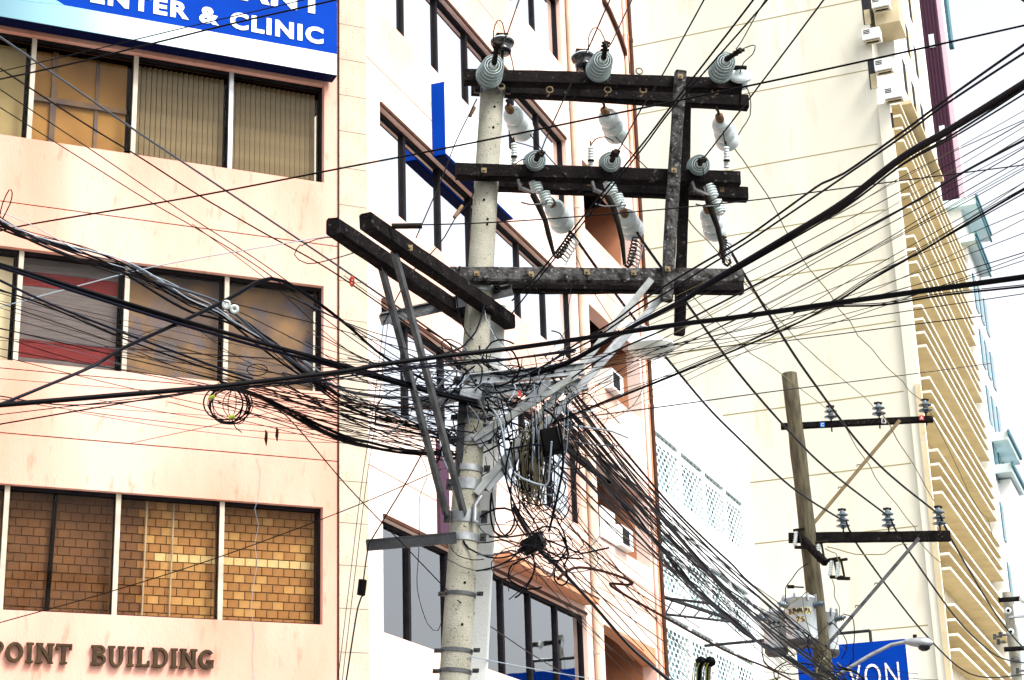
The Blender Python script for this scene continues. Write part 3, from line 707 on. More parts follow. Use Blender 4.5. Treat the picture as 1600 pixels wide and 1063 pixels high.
# ------------------------------------------------------------------ insulators
def disc_profile(n, r, pitch, core=.035, taper=0.0, cap=.03):
    pr = [(core*.7, 0), (core, cap)]
    for k in range(n):
        h = cap+k*pitch; rr = r*(1-taper*k); t_ = min(pitch, .075)
        pr += [(core, h), (rr*.7, h+t_*.12), (rr*.97, h+t_*.3), (rr, h+t_*.42), (rr*.95, h+t_*.5)]
        for q in ((.9, .18), (.84, .2), (.80, .6), (.74, .6), (.70, .2), (.62, .2), (.58, .66), (.52, .66), (.48, .25), (.4, .25)): pr.append((max(core, rr*q[0]), h+t_*q[1]))
    pr += [(core, cap+n*pitch), (core*.7, cap*1.6+n*pitch)]
    return pr
G1 = 'insulators of the corner pole'
def strain(rear, front, drear, dfront, r, label, n=5, clamp=None):
    a, b = P(*rear, drear), P(*front, dfront); L = (b-a).length; t = thing('strain_insulator', a, label, 'insulator', G1)
    pr = disc_profile(n, r, (L-.05)/n, .03, .05); m = MB(); m.sheds(a, b-a, pr, 24); st_ = m.build('shed_stack', 'porcelain', t)
    m = MB(); ax = (b-a).normalized(); e1 = ax.orthogonal().normalized(); e2 = ax.cross(e1); pi_ = (L-.05)/n; t_ = min(pi_, .075)
    for k in range(n):
        rr = r*(1-.05*k)
        for q_ in (.985, .87, .66, .44) if k == n-1 else (.985, .90):
            h = .03+k*pi_+t_*(.46 if q_ > .95 else .24)
            m.tube([a+ax*h+(e1*math.cos(t2)+e2*math.sin(t2))*rr*q_ for t2 in [j*math.pi/12 for j in range(25)]], .0035, 4)
    m.build('groove_shade', 'ring_shade', st_, kind='stuff')  # thin dark rings draw in the groove shade
    m = MB(); m.tube([a-(b-a).normalized()*.16, a], .014, 6); m.lathe(a-(b-a).normalized()*.03, b-a, [(.035, 0), (.04, .04)], 10); m.build('eye_link', 'rust', t)
    if clamp:
        c = P(*clamp, dfront-.12); m = MB(); m.tube([b, b+(c-b)*.4, c], [.026, .02, .024], 8)
        dd = (c-b).normalized()
        for k in (.5, .75, .95): m.tube([b+(c-b)*k-AD*.035, b+(c-b)*k+AD*.035], .012, 6)
        m.build('dead_end_clamp', 'iron', t)
    return t
strain((763, 121), (772, 99), 15.55, 15.1, .115, 'ribbed glass disc insulator on the top arm directly above the concrete pole', 5, (778, 66))
strain((934, 112), (943, 91), 15.65, 15.2, .11, 'ribbed glass disc insulator at the middle of the topmost arm', 5, (947, 66))
strain((1124, 115), (1135, 93), 15.75, 15.3, .105, 'ribbed glass disc insulator at the right end of the topmost arm', 5, (1158, 78))
strain((834, 256), (838, 249), 15.5, 15.15, .095, 'round disc insulator seen end on, nearest the pole on the second arm', 4, (846, 238))
strain((952, 257), (956, 251), 15.55, 15.2, .095, 'round disc insulator seen end on, mid way along the second arm', 4, (963, 236))
strain((1090, 262), (1094, 256), 15.65, 15.3, .098, 'white disc insulator seen end on, right of the timber upright', 4, (1098, 249))
def bell(x, y, d, label, axis, dark=True):
    q = P(x, y, d); t = thing('pin_insulator', q-Vector((0, 0, .2)), label, 'insulator', G1); ax = Vector(axis).normalized()
    m = MB(); m.lathe(q, ax, [(.035, -.06), (.075, -.055), (.08, -.03), (.04, 0), (.1, .03), (.105, .05), (.05, .08), (.045, .11), (.02, .12)], 20); m.build('bell', 'porcelain_dark' if dark else 'porcelain', t)
    m = MB(); m.lathe(q, ax, [(.106, .05), (.107, .058), (.055, .082)], 20); m.build('rim', 'porcelain', t)
    m = MB(); m.tube([q-ax*.24, q-ax*.05], .014, 6); m.tube([q+ax*.11-AD*.05, q+ax*.13-AD*.05, q+ax*.13+AD*.05], .018, 6); m.build('pin', 'iron', t)
bell(785, 74, 15.9, 'dark undersided bell insulator standing above the concrete pole', (0, .1, 1))
bell(912, 98, 16.0, 'black bell insulator half hidden by the middle disc insulator', (-.1, .1, 1))
bell(1157, 126, 15.85, 'pale bell insulator tipped forward at the arm end', (.25, -.75, .5), False)
def dead_end(cap, end, d0, d1, label, hook, d_h):
    a, b = P(*cap, d0), P(*end, d1); L = (b-a).length; t = thing('dead_end_insulator', a, label, 'insulator', G1)
    pr = [(.02, 0), (.04, .02)]; n = 3; p_ = (L-.06)/n
    for k in range(n):
        h = .03+k*p_; rr = .062+.010*k
        pr += [(.042, h), (rr+.004, h+p_*.12), (rr+.02, h+p_*.3), (rr+.028, h+p_*.55), (rr+.026, h+p_*.78), (rr+.018, h+p_*.86), (rr-.012, h+p_*.7), (.042, h+p_*.72)]
    pr += [(.03, L)]
    m = MB(); m.sheds(a, b-a, pr, 22); st_ = m.build('shed_stack', 'porcelain', t)
    m = MB(); ax = (b-a).normalized(); e1 = ax.orthogonal().normalized(); e2 = ax.cross(e1)
    for k in range(n):
        m.tube([a+ax*(.03+(k+.86)*p_)+(e1*math.cos(t2)+e2*math.sin(t2))*(.062+.010*k+.016) for t2 in [j*math.pi/12 for j in range(25)]], .004, 4)
    m.build('groove_shade', 'ring_shade', st_, kind='stuff')
    m = MB(); u_ = (b-a).normalized(); m.lathe(a-u_*.07, u_, [(.015, 0), (.036, .02), (.038, .085)], 12); m.build('cap', 'rust', t)
    m = MB(); h = P(*hook, d_h); m.tube([h, (h+a-u_*.07)/2+AD*.01, a-u_*.06], .013, 6); m.build('hook', 'iron', t)
dead_end((797, 172), (819, 210), 15.95, 16.35, 'white skirted insulator hanging below the top arm beside the concrete pole', (791, 156), 15.9)
dead_end((946, 176), (966, 214), 16.0, 16.4, 'white skirted insulator hanging below the middle of the top arm', (942, 160), 15.95)
dead_end((1125, 186), (1139, 226), 16.05, 16.45, 'white skirted insulator hanging from the right end of the top arm', (1118, 168), 16.0)
dead_end((862, 318), (882, 354), 15.75, 16.1, 'white skirted insulator below the second arm, nearest the pole', (850, 300), 15.8)
dead_end((976, 334), (990, 364), 15.8, 16.15, 'white skirted insulator below the second arm, in front of the recess', (966, 312), 15.8)
dead_end((1106, 328), (1120, 367), 15.9, 16.25, 'white skirted insulator below the second arm, right of the upright', (1104, 312), 15.9)
def arrester(x, y, d, label, mount):
    a, b = P(x, y+17, d), P(x, y-17, d); t = thing('surge_arrester', a, label, 'arrester', 'surge arresters on the second arm'); L = (b-a).length
    pr = [(.02, 0)]
    for k in range(8): h = L*k/8; pr += [(.021, h+.002), (.027, h+L*.05), (.021, h+L*.1)]
    m = MB(); m.sheds(a, b-a, pr+[(.008, L)], 12); m.build('ribbed_body', 'porcelain', t)
    m = MB(); m.tube([b, b+Vector((0, 0, .05))], .006, 5); c = (a+b)/2-Vector((0, 0, .04)); m.lathe(c, b-a, [(.029, 0), (.029, .015)], 10); m.build('terminal', 'iron', t)
    m = MB(); q = P(*mount, d-.2); m.beam(q, q-Vector((0, 0, .19)), .035, .012, up=AN); m.tube([q-Vector((0, 0, .02)), a-Vector((0, 0, .02))], .01, 5); m.build('bracket', 'brass', t)
arrester(803, 240, 15.6, 'small ribbed arrester standing just right of the concrete pole', (813, 257))
arrester(923, 246, 15.7, 'small ribbed arrester at the middle of the second arm', (919, 258))
arrester(1135, 246, 15.8, 'small ribbed arrester near the right end of the second arm', (1126, 268))
def cutout(p1, p2, tube_, d, label):
    a, b = P(*p1, d), P(*p2, d); t = thing('fuse_cutout', a, label, 'fuse', 'fuse cutouts below the second arm')
    u_ = (b-a).normalized()
    for c in (a, b):
        pr = [(.03, -.065)]
        for k in range(5): h = -.06+k*.025; pr += [(.03, h), (.052, h+.006), (.052, h+.013), (.03, h+.016)]
        m = MB(); m.sheds(c, Vector((.25, .1, -1)), pr+[(.03, .07), (.0, .07)], 16); m.build('ribbed_drum', 'porcelain', t)
    m = MB(); pts = [P(*q, d-.1) for q in tube_]; m.tube(pts, [.028]*2+[.022]*(len(pts)-3)+[.014], 8); m.build('fuse_tube', 'iron', t)
    q = pts[-1]
    m = MB(); m.tube([q, q+AD*.03-Vector((0, 0, .02)), q+AD*.06+Vector((0, 0, .01)), q+AD*.05+Vector((0, 0, .04))], .012, 6); m.build('ring', 'iron', t)
    m = MB(); c = pts[0]; m.beam(c-AD*.1+Vector((0, 0, .05)), c+AD*.02, .04, .02); m.beam(c-AD*.12+Vector((0, 0, .12)), c-AD*.1+Vector((0, 0, .04)), .05, .02); m.tube([c-AD*.1-Vector((0, 0, .08)), c-AD*.02-Vector((0, 0, .1)), c+AD*.1-Vector((0, 0, .09)), c+AD*.13-Vector((0, 0, .05))], .008, 5); m.build('hinge', 'steel', t)
cutout((837, 289), (853, 311), [(832, 303), (842, 322), (852, 345), (858, 370), (866, 400)], 15.35, 'fuse cutout with long dark tube nearest the concrete pole')
cutout((954, 293), (967, 315), [(948, 306), (958, 324), (966, 350), (972, 375), (976, 414)], 15.4, 'fuse cutout with long dark tube at the middle of the second arm')
cutout((1111, 299), (1122, 324), [(1104, 306), (1112, 330), (1121, 355), (1127, 380), (1131, 412)], 15.5, 'fuse cutout with long dark tube right of the timber upright')
def spiral(p0, p1, d, label):
    a, b = P(*p0, d), P(*p1, d+.2); t = thing('spiral_grip', a, label, 'grip', 'spiral wire grips'); m = MB(); u_ = (b-a).normalized(); e = AN; e2 = u_.cross(e).normalized()
    m.tube([a+(b-a)*(k/60)+(e*math.cos(k*.85)+e2*math.sin(k*.85))*.028 for k in range(61)], .008, 5); m.build('coil', 'steel_dark', t)
    m = MB()
    for k in range(7):
        c = a+(b-a)*((k+.5)/7); m.tube([c, c+e2*.07-Vector((0, 0, .03)), c+e2*.06-Vector((0, 0, .06))], .009, 5)
    m.build('prong', 'galv', t)
spiral((872, 401), (893, 366), 15.5, 'coiled wire grip under the cutout nearest the pole')
spiral((984, 414), (993, 372), 15.6, 'coiled wire grip hanging in front of the peach recess')
spiral((1128, 402), (1131, 372), 15.7, 'coiled wire grip near the right end of the arms')

# ------------------------------------------------------------------ boxes and lamp at the hub
def hubbox(name, p, size, label, cat, mt_, d, tilt=0):
    c = P(*p, d); e = (AD+Vector((0, 0, tilt))).normalized(); f_ = e.cross(AN).normalized()
    t = thing(name, c, label, cat); w_, h, dp = size
    m = MB(); m.timber(c-e*w_/2, c+e*w_/2, dp, h, up=f_, n=3, j=.001, ch=.012); m.build('housing', mt_, t)
    m = MB(); m.box(c+e*(w_/2-.03)-f_*h*.5-AN*-dp*.5, e*.03, AN*.012, f_*h); m.build('lid', 'steel_dark', t)
    m = MB(); m.lathe(c-e*w_/2, -e, [(.02, 0), (.02, .05)], 8); m.build('gland', 'steel_dark', t)
hubbox('junction_box', (738, 617), (.2, .11, .12), 'pale grey open ended box strapped to the concrete pole', 'box', 'galv', 14.6, -.25)
hubbox('junction_box', (833, 850), (.17, .12, .11), 'black splice box sagging among the cables right of the pole', 'box', 'black_ink', 14.3, .5)
hubbox('junction_box', (862, 690), (.16, .2, .14), 'dark terminal box below the steel arms, beside hanging coils', 'box', 'black_ink', 14.5, .2)
lp = thing('street_lamp', P(1012, 530, 17.5), 'street lamp with pale opal bowl behind the crossing wires', 'lamp')
c = P(1018, 548, 17.5)
m = MB(); m.lathe(c, (0, 0, 1), [(.02, -.07), (.14, -.05), (.21, -.005), (.225, .03)], 24); m.build('bowl', 'lamp_bowl', lp)
m = MB(); m.lathe(c, (0, 0, 1), [(.23, .03), (.225, .05), (.12, .12), (.07, .16), (.06, .22), (.03, .23)], 24); m.build('hood', 'white_paint', lp)
m = MB(); q = on_pole(640); m.tube([c+Vector((0, 0, .22)), c+Vector((-.15, -.1, .27)), c+(q-c)*.3+Vector((0, 0, .1)), q], .022, 8); m.build('arm', 'galv', lp)

# ================================================================== wooden pole
WD = 27.0
wb = P(1289, 1063, WD); wt = P(1233, 584, WD+1.25)
wdir = (wt-wb).normalized(); wbase = wb-wdir*(wb.z/wdir.z)
wp = thing('utility_pole', wbase, 'round wooden utility pole with two dark crossarms and transformers', 'pole')
m = MB(); L = (wt-wbase).length; pr = []
for k in range(25): pr.append((.16-.045*k/24+random.gauss(0, .003), L*k/24))
pr.append((.09, L+.015)); m.lathe(wbase, wdir, pr, 18); m.build('shaft', 'wood_pole', wp)
WN = (CAM-wb); WN.z = 0; WN.normalize()
def wood_at(x, y, off=0): return PL(x, y, WN, WN.dot(wb)+off)
m = MB(); m.timber(wood_at(1220, 667, .15), wood_at(1458, 655, .15), .09, .1, n=18); up_ = m.build('crossarm', 'wood_dark', wp)
m = MB(); m.timber(wood_at(1232, 841, .15), wood_at(1485, 838, .15), .1, .15, n=18, ch=.008); lo_ = m.build('crossarm', 'wood_dark', wp)
m = MB(); m.timber(wood_at(1250, 838, .2), wood_at(1290, 880, .6), .09, .1, n=8); m.build('crossarm', 'wood_dark', wp)
for (x0, y0, x1, y1, mt2) in ((1406, 657, 1267, 823, 'brace_tan'), (1436, 841, 1292, 1009, 'steel')):
    a, b = wood_at(x0, y0, .21), wood_at(x1, y1, .15); m = MB(); m.beam(a, b, .05, .035, up=WN); br = m.build('brace', mt2, wp)
    m = MB()
    for f_ in (.42, .63): c = a+(b-a)*f_; m.tube([c, c-_r*.085, c-_r*.09-Vector((0, 0, .03))], .008, 5)
    m.build('step', 'iron', br)
for (x, y, ch, mt2, mt3) in ((1285, 664, 'C', 'blue_tag', 'white_tag'), (1381, 658, 'B', 'white_tag', 'black_ink'), (1440, 653, 'A', 'red_tag', 'white_tag')):
    q = wood_at(x, y, .21); e = _r; m = MB(); m.box(q-e*.036-_u*.036, e*.072, WN*.004, _u*.072); pt = m.build('phase_tag', mt2, up_)
    put_text(ch, q-e*.02-_u*.026+WN*.007, e, _u, .04, .052, mt3, pt, .03, .003)
G2 = 'insulators of the wooden pole'
def post_ins(x, y, n, label):
    q = wood_at(x, y, .15); t = thing('post_insulator', q, label, 'insulator', G2); ax = Vector((.02, 0, 1)); pr = [(.03, .07)]
    for k in range(n): h = .08+k*.085; rr = .105-.008*k; pr += [(.035, h), (rr, h+.02), (rr, h+.032), (.05, h+.055), (.035, h+.075)]
    m = MB(); m.sheds(q, ax, pr+[(.03, .09+n*.085)], 18); m.build('shed_stack', 'grey_glaze', t)
    m = MB(); m.tube([q-ax*.13, q+ax*.08], .013, 6); h = .1+n*.085; m.tube([q+ax*h-_r*.06, q+ax*(h+.01), q+ax*h+_r*.06], .02, 6); m.build('pin', 'iron', t)
post_ins(1299, 662, 2, 'grey double shed insulator above the blue phase tag'); post_ins(1374, 657, 2, 'grey double shed insulator above the white phase tag'); post_ins(1447, 652, 2, 'grey double shed insulator above the red phase tag')
post_ins(1318, 833, 3, 'grey triple shed insulator on the lower arm, nearest the wooden pole'); post_ins(1389, 832, 3, 'grey triple shed insulator at the middle of the lower arm'); post_ins(1469, 829, 3, 'grey triple shed insulator at the free end of the lower arm')
def small_cut(x, y, label, off):
    q = wood_at(x, y, off); t = thing('fuse_cutout', q, label, 'fuse', 'fuse cutouts of the wooden pole')
    m = MB(); pr = [(.02, -.12)]
    for k in range(6): h = -.1+k*.035; pr += [(.025, h), (.04, h+.01), (.025, h+.02)]
    m.lathe(q, (.2, 0, 1), pr+[(.02, .13)], 12); m.build('ribbed_drum', 'porcelain', t)
    m = MB(); m.tube([q+Vector((.06, 0, .14)), q+Vector((.1, -.05, -.16))], .018, 6); m.tube([q+Vector((-.02, 0, .13)), q+Vector((.16, -.04, .13))], .022, 6); m.tube([q+Vector((-.02, 0, -.13)), q+Vector((.17, -.04, -.16))], .026, 6); m.build('fuse_tube', 'iron', t)
small_cut(1298, 888, 'white fuse cutout hanging right of the wooden pole, left of two', .6); small_cut(1309, 890, 'white fuse cutout hanging right of the wooden pole, outer one', .75); small_cut(1278, 862, 'white fuse cutout tight against the wooden pole under the arm', .45); small_cut(1243, 842, 'white fuse body at the short end of the lower arm', .25)
def transformer(xc, yt, yb, wpx, off, label, text=False):
    top, bot = wood_at(xc, yt, off), wood_at(xc+(yb-yt)*.06, yb, off); d_ = (top-CAM).dot(_f); r = wpx/2*d_/FL; H = top.z-bot.z
    b_ = Vector((bot.x, bot.y, bot.z)); t = thing('transformer', b_, label, 'transformer', 'pole transformers')
    m = MB(); m.lathe(b_, (0, 0, 1), [(r*.96, .05), (r, .07), (r, H*.97), (r*1.04, H*.975), (r*1.04, H), (r*.9, H+.03), (r*.3, H+.06)], 28); can = m.build('tank', 'trans_can', t)
    m = MB(); m.lathe(b_, (0, 0, 1), [(r*.8, -.05), (r*1.02, 0), (r*1.02, .048)], 28); m.build('base', 'trans_base', t)
    m = MB()
    for an in range(0, 360, 45):
        e = Vector((math.cos(R(an)), math.sin(R(an)), 0)); m.box(b_+e*r*1.0+Vector((0, 0, H*.9)), e*.035, e.cross(Vector((0, 0, 1)))*.025, (0, 0, .11))
    m.build('lid_clamp', 'galv', can)
    for sgn in (-1, 1):
        e = (_r*sgn+WN*.6).normalized(); c = b_+e*r+Vector((0, 0, H*.82)); m = MB(); pr = [(.04, -.02)]
        for k in range(4): h = k*.035; pr += [(.03, h), (.05, h+.012), (.03, h+.025)]
        m.lathe(c, e+Vector((0, 0, .15)), pr+[(.015, .17)], 12); m.build('bushing', 'grey_glaze', t)
    for k in (-1, 0, 1):
        e = (WN+_r*.35*k).normalized(); c = b_+e*r+Vector((0, 0, H*.7)); m = MB(); m.tube([c-e*.03, c+e*.05], .022, 8); m.build('terminal', 'steel_dark', t)
    m = MB(); c = b_-WN*r; m.box(c-_r*.05+Vector((0, 0, H*.3)), _r*.1, -WN*.12, (0, 0, .1)); m.build('hanger', 'steel', t)
    if text:
        def plate(z, w_, h, body):
            n = 10
            mb = MB(); pts = []
            for k in range(n+1):
                a = (k/n-.5)*w_/r; e = WN*math.cos(a)+Vector((-WN.y, WN.x, 0))*math.sin(a); pts.append(e)
            vs_ = [b_+e*(r+.002)+Vector((0, 0, z)) for e in pts]+[b_+e*(r+.002)+Vector((0, 0, z+h)) for e in pts]
            mb.add(vs_, [(k, k+1, n+2+k, n+1+k) for k in range(n)]); pl_ = mb.build('number_plate', 'yellow_tape', can)
            m2 = text_mesh(body, .0, .004); xs = [v.co.x for v in m2.vertices]; ys = [v.co.y for v in m2.vertices]
            for v in m2.vertices:
                a = ((v.co.x-min(xs))/(max(xs)-min(xs))-.5)*w_*.92/r; e = WN*math.cos(a)+Vector((-WN.y, WN.x, 0))*math.sin(a)
                v.co = b_+e*(r+.005+v.co.z)+Vector((0, 0, z+h*.1+(v.co.y-min(ys))/(max(ys)-min(ys))*h*.8))
            m2.materials.clear(); m2.materials.append(M['black_ink']); o = bpy.data.objects.new('number', m2); col.objects.link(o); o.parent = pl_; o.matrix_parent_inverse = Matrix.Translation(-parent_loc(pl_))
        plate(H*.60, r*1.6, .1, '81447A'); plate(H*.42, r*.55, .09, '75')
transformer(1210, 958, 1020, 36, .1, 'grey transformer can left of the wooden pole, lowest of three')
transformer(1250, 936, 1006, 49, .45, 'grey transformer can with stencilled number plate before the wooden pole', True)
transformer(1292, 958, 1022, 31, -.25, 'grey transformer can right of the wooden pole, beside the blue sign')
m = MB(); m.tube([wood_at(1236, 917, .1), wood_at(1256, 918, .1)], .012); m.tube([wood_at(1230, 917, .1), wood_at(1241, 917, .1)], .028, 8); m.build('spool_pin', 'iron', wp)
# blue sign beyond
av = thing('street_sign', (-7.3, 40, 7), 'blue sign board with thin white capitals behind the transformers', 'sign')
m = MB(); m.aab(-8.6, -6.2, 40, 40.12, 5.6, 8.0); m.build('board', 'sign_blue', av)
m = MB(); m.aab(-6.2, -6.14, 39.99, 40.13, 5.6, 8.0); m.build('edge', 'sign_white', av)
m = MB(); m.tube([(-10.7, 40.05, 8.25), (-6.95, 40.05, 8.25)], .035, 8); m.tube([(-6.95, 40.05, 8.25), (-6.95, 40.05, 8.0)], .035, 8); m.build('bracket', 'steel_dark', av)
put_text('VON', (-7.5, 39.985, 7.0), (1, 0, 0), (0, 0, 1), 1.11, .52, 'sign_white', av, -.008, .01)
# street lamp on the wooden pole
sl_ = thing('street_lamp', wood_at(1325, 1063, .5), 'grey cobra head street lamp in front of the blue sign', 'lamp')
m = MB(); m.tube([wood_at(x, y, .5) for x, y in ((1295, 1063), (1325, 1045), (1360, 1024), (1392, 1008), (1416, 1003))], .028, 8); m.build('arm', 'galv', sl_)
a, b = wood_at(1412, 1003, .5), wood_at(1458, 1005, .5); L = (b-a).length
m = MB(); m.lathe(a, b-a, [(.03, 0), (.055, L*.2), (.08, L*.55), (.07, L*.85), (.02, L)], 16); m.build('head', 'galv', sl_)
m = MB(); c = a+(b-a)*.68-Vector((0, 0, .06)); m.lathe(c, (0, 0, -1), [(.09, -.01), (.085, .03), (.04, .06)], 14); m.build('lens', 'steel_dark', sl_)
m = MB(); c = a+(b-a)*.4+Vector((0, 0, .06)); m.lathe(c, (0, 0, 1), [(.03, 0), (.03, .05)], 8); m.build('photocell', 'iron', sl_)
# third pole far down the street
tt_ = P(1573, 926, 47); tp = thing('utility_pole', (tt_.x, tt_.y, 0), 'grey far pole with white spool insulators at the lower right corner', 'pole')
def tpt(x, y, off=.25): return PL(x, y, WN, WN.dot(tt_)+off)
m = MB(); m.lathe((tt_.x, tt_.y, 0), (0, 0, 1), [(.19, 0), (.12, tt_.z)], 14); m.build('shaft', 'concrete', tp)
for (x0, y0, x1, y1, w_, mt2) in ((1560, 938, 1622, 934, .11, 'wood_dark'), (1569, 1015, 1630, 1011, .11, 'wood_dark'), (1576, 965, 1630, 960, .07, 'galv')):
    m = MB(); m.timber(tpt(x0, y0), tpt(x1, y1), w_, w_, n=6); m.build('crossarm', mt2, tp)
for x, y in ((1575, 955), (1579, 988)):
    c = tpt(x, y, .3); m = MB(); m.lathe(c, WN, [(.08, 0), (.08, .02), (.045, .04), (.08, .06), (.08, .08), (.03, .09)], 16); sp = m.build('spool', 'porcelain', tp)
    m = MB(); m.tube([c+WN*.085, c+WN*.11], .04, 10); m.build('spool_core', 'black_ink', sp)
c = tpt(1599, 937, .3); m = MB(); m.lathe(c, WN, [(.08, 0), (.11, .04), (.04, .1)], 14); m.build('insulator', 'lamp_bowl', tp)
for x, y in ((1554, 995), (1563, 992), (1560, 1003), (1582, 1032), (1590, 1048)):
    c = tpt(x, y, .2); m = MB(); m.tube([c, c+_r*.18], .03, 6); m.tube([c-_u*.07, c+_u*.07], .045, 8); m.build('hardware', 'steel', tp)

# ================================================================== wires
def crom(pts, step=13.0):
    if len(pts) == 2:
        (x0, y0), (x1, y1) = pts; n = max(2, int(math.hypot(x1-x0, y1-y0)/40)); return [(x0+(x1-x0)*k/n, y0+(y1-y0)*k/n) for k in range(n+1)]
    q = [pts[0]]+list(pts)+[pts[-1]]; out = []
    for i in range(1, len(q)-2):
        p0, p1, p2, p3 = q[i-1:i+3]; n = max(2, int(math.hypot(p2[0]-p1[0], p2[1]-p1[1])/step))
        for k in range(n):
            t = k/n; out.append(tuple(.5*(2*p1[c]+(p2[c]-p0[c])*t+(2*p0[c]-5*p1[c]+4*p2[c]-p3[c])*t*t+(3*p1[c]-p0[c]-3*p2[c]+p3[c])*t**3) for c in (0, 1)))
    out.append(tuple(pts[-1])); return out
def run3d(pts, d0, d1, dm=None):
    q = crom(pts); L = [0]
    for i in range(1, len(q)): L.append(L[-1]+math.hypot(q[i][0]-q[i-1][0], q[i][1]-q[i-1][1]))
    out = []
    for (x, y), l in zip(q, L):
        t = l/L[-1]
        if dm is None: iv = (1-t)/d0+t/d1
        else: iv = ((1-2*t)/d0+2*t/dm) if t < .5 else ((2-2*t)/dm+(2*t-1)/d1)
        out.append(P(x, y, 1/iv))
    def off(p): return p[0] < 1 or p[0] > 1599 or p[1] < -5        # leaves the view: carry the wire on to its next support
    if off(pts[0]): t_ = (out[0]-out[1]).normalized(); out = [out[0]+t_*k for k in (16, 9, 4)]+out
    if off(pts[-1]): t_ = (out[-1]-out[-2]).normalized(); out = out+[out[-1]+t_*k for k in (4, 9, 16)]
    return out
def rad(w_, d): return w_*d/FL/2
def wire(pts, d0, d1, w_, label, group=None, mt_='cable', name='power_cable', cat='cable', dm=None, n=6):
    o = MB().tube(run3d(pts, d0, d1, dm), rad(w_, dm or (d0+d1)/2), n).build(name, mt_)
    return tag(o, label, cat, group)
def bundle(pts, d0, d1, strands, spread, label, mt_s=('cable', 'cable_blue'), name='cable_bundle', group=None, dm=None, wander=1.0, conv=(1, 1)):
    base = run3d(pts, d0, d1, dm); t = thing(name, base[0], label, 'cable bundle', group); d_ = dm or (d0+d1)/2
    for k, w_ in enumerate(strands):
        ph, fr = random.uniform(0, 6.28), random.uniform(.6, 1.6); ox, oy = random.uniform(-1, 1), random.uniform(-1, 1); pts2 = []
        for i, p in enumerate(base):
            tt = i/(len(base)-1); s_ = spread*(conv[0]+(conv[1]-conv[0])*tt)*d_/FL
            a = ph+fr*tt*6.28*wander
            pts2.append(p+_u*s_*(oy*.6+.6*math.sin(a))+_r*s_*.3*math.cos(a)+_f*s_*(ox*.8+.5*math.cos(a)))
        MB().tube(pts2, rad(w_, d_), 6).build('strand', mt_s[k % len(mt_s)], t)
    return t
HB = 14.7
CN = {'cable': 'black', 'cable_blue': 'blue black', 'cable_grey': 'grey', 'cable_brown': 'brown', 'cable_olive': 'olive'}
def fam(text, group, mts):      # label, group and material of one wire of a family told apart by colour
    k = random.choice(mts); return CN[k]+' '+text, group, k
# left-hand runs
wire([(0, 58), (70, 106), (210, 203), (312, 271), (444, 359), (555, 434), (650, 500), (735, 560)], 12.6, HB, 3.2, 'bluish cable, topmost of the slanting lines over the upper left windows', mt_='cable_grey')
wire([(0, 107), (135, 195), (217, 245), (312, 306), (403, 359), (520, 425), (655, 520), (740, 590)], 12.6, HB, 2.4, 'dark cable, second of the slanting lines over the upper left windows')
wire([(0, 140), (142, 234), (261, 315), (328, 359), (413, 414), (540, 505), (700, 610)], 12.8, HB, 1.6, 'thin line, third of the slanting lines at upper left', mt_='cable')
wire([(0, 168), (130, 250), (237, 317), (310, 359), (413, 424), (530, 515), (690, 625)], 12.8, HB, 1.6, 'thin line, lowest of the four slanting lines at upper left', mt_='cable')
wire([(0, 112), (150, 77), (295, 42), (474, 0), (560, -24)], 10, 9, 1.8, 'thin wire, upper of the two crossing the lettering of the blue sign')
wire([(0, 124), (110, 100), (247, 66), (376, 34), (525, 0), (600, -18)], 10, 9, 3, 'thicker wire, lower of the two crossing the lettering of the blue sign')
wire([(-10, 364), (51, 350), (300, 308), (539, 262), (700, 231), (960, 178), (1270, 113), (1600, 40), (1640, 30)], 14, 11, 3, 'long straight black wire rising across the whole picture in front of the pole')
wire([(620, 352), (743, 349), (898, 339), (1150, 316), (1350, 290), (1600, 258), (1640, 253)], 13.6, 14.5, 2, 'thin straight wire from the left timber arm to the right edge of the picture')
wire([(0, 480), (130, 445), (250, 415), (430, 383), (520, 368)], 13, 13.6, 1.8, 'thin pale line tied off at the tip of the left timber arm', mt_='cable_pale')
bundle([(-10, 338), (38, 361), (132, 397), (188, 419), (245, 446), (300, 474), (346, 490), (393, 520), (449, 560), (483, 584), (540, 620), (620, 650), (720, 690)], 12.4, HB, [3.2, 2.6, 3.4, 2.2, 2.4, 2, 2.8, 1.6, 1.6, 2, 1.4, 1.4], 11, 'ragged bundle of black cables entering at the left edge above the middle windows', ('cable', 'cable_blue', 'cable', 'cable_grey', 'cable', 'cable_pale'), conv=(1.0, 1.3), wander=2.2)  # grey and pale strands stand in for highlights on black cables
wire([(245, 440), (280, 451), (346, 475), (393, 513), (449, 558), (494, 589), (544, 612), (596, 620), (650, 621), (690, 617)], 13.0, 14.5, 4.6, 'shiny blue grey cable curving down from the ragged bundle to the pole', mt_='cable_grey')
bundle([(-10, 412), (60, 434), (135, 458), (271, 499), (406, 538), (500, 563), (600, 591), (690, 616), (745, 628)], 12.0, 14.5, [6, 5.5, 4.5, 3, 3], 5.5, 'thick twin black cables slanting across the middle window row', ('cable', 'cable_blue', 'cable'), wander=.4, conv=(1.1, .7))
wire([(-5, 436), (78, 475), (200, 523), (300, 560), (356, 580), (395, 592)], 12.4, 13.2, 4.2, 'blue black cable below the twin cables, reaching the coil of wire', mt_='cable_blue')
wire([(-5, 452), (70, 477), (190, 528), (300, 568), (390, 597)], 12.4, 13.2, 3, 'dark wire just under the blue black cable at the left window', mt_='cable')
GL = 'thin wires slanting across the middle left windows'; gi_ = -1
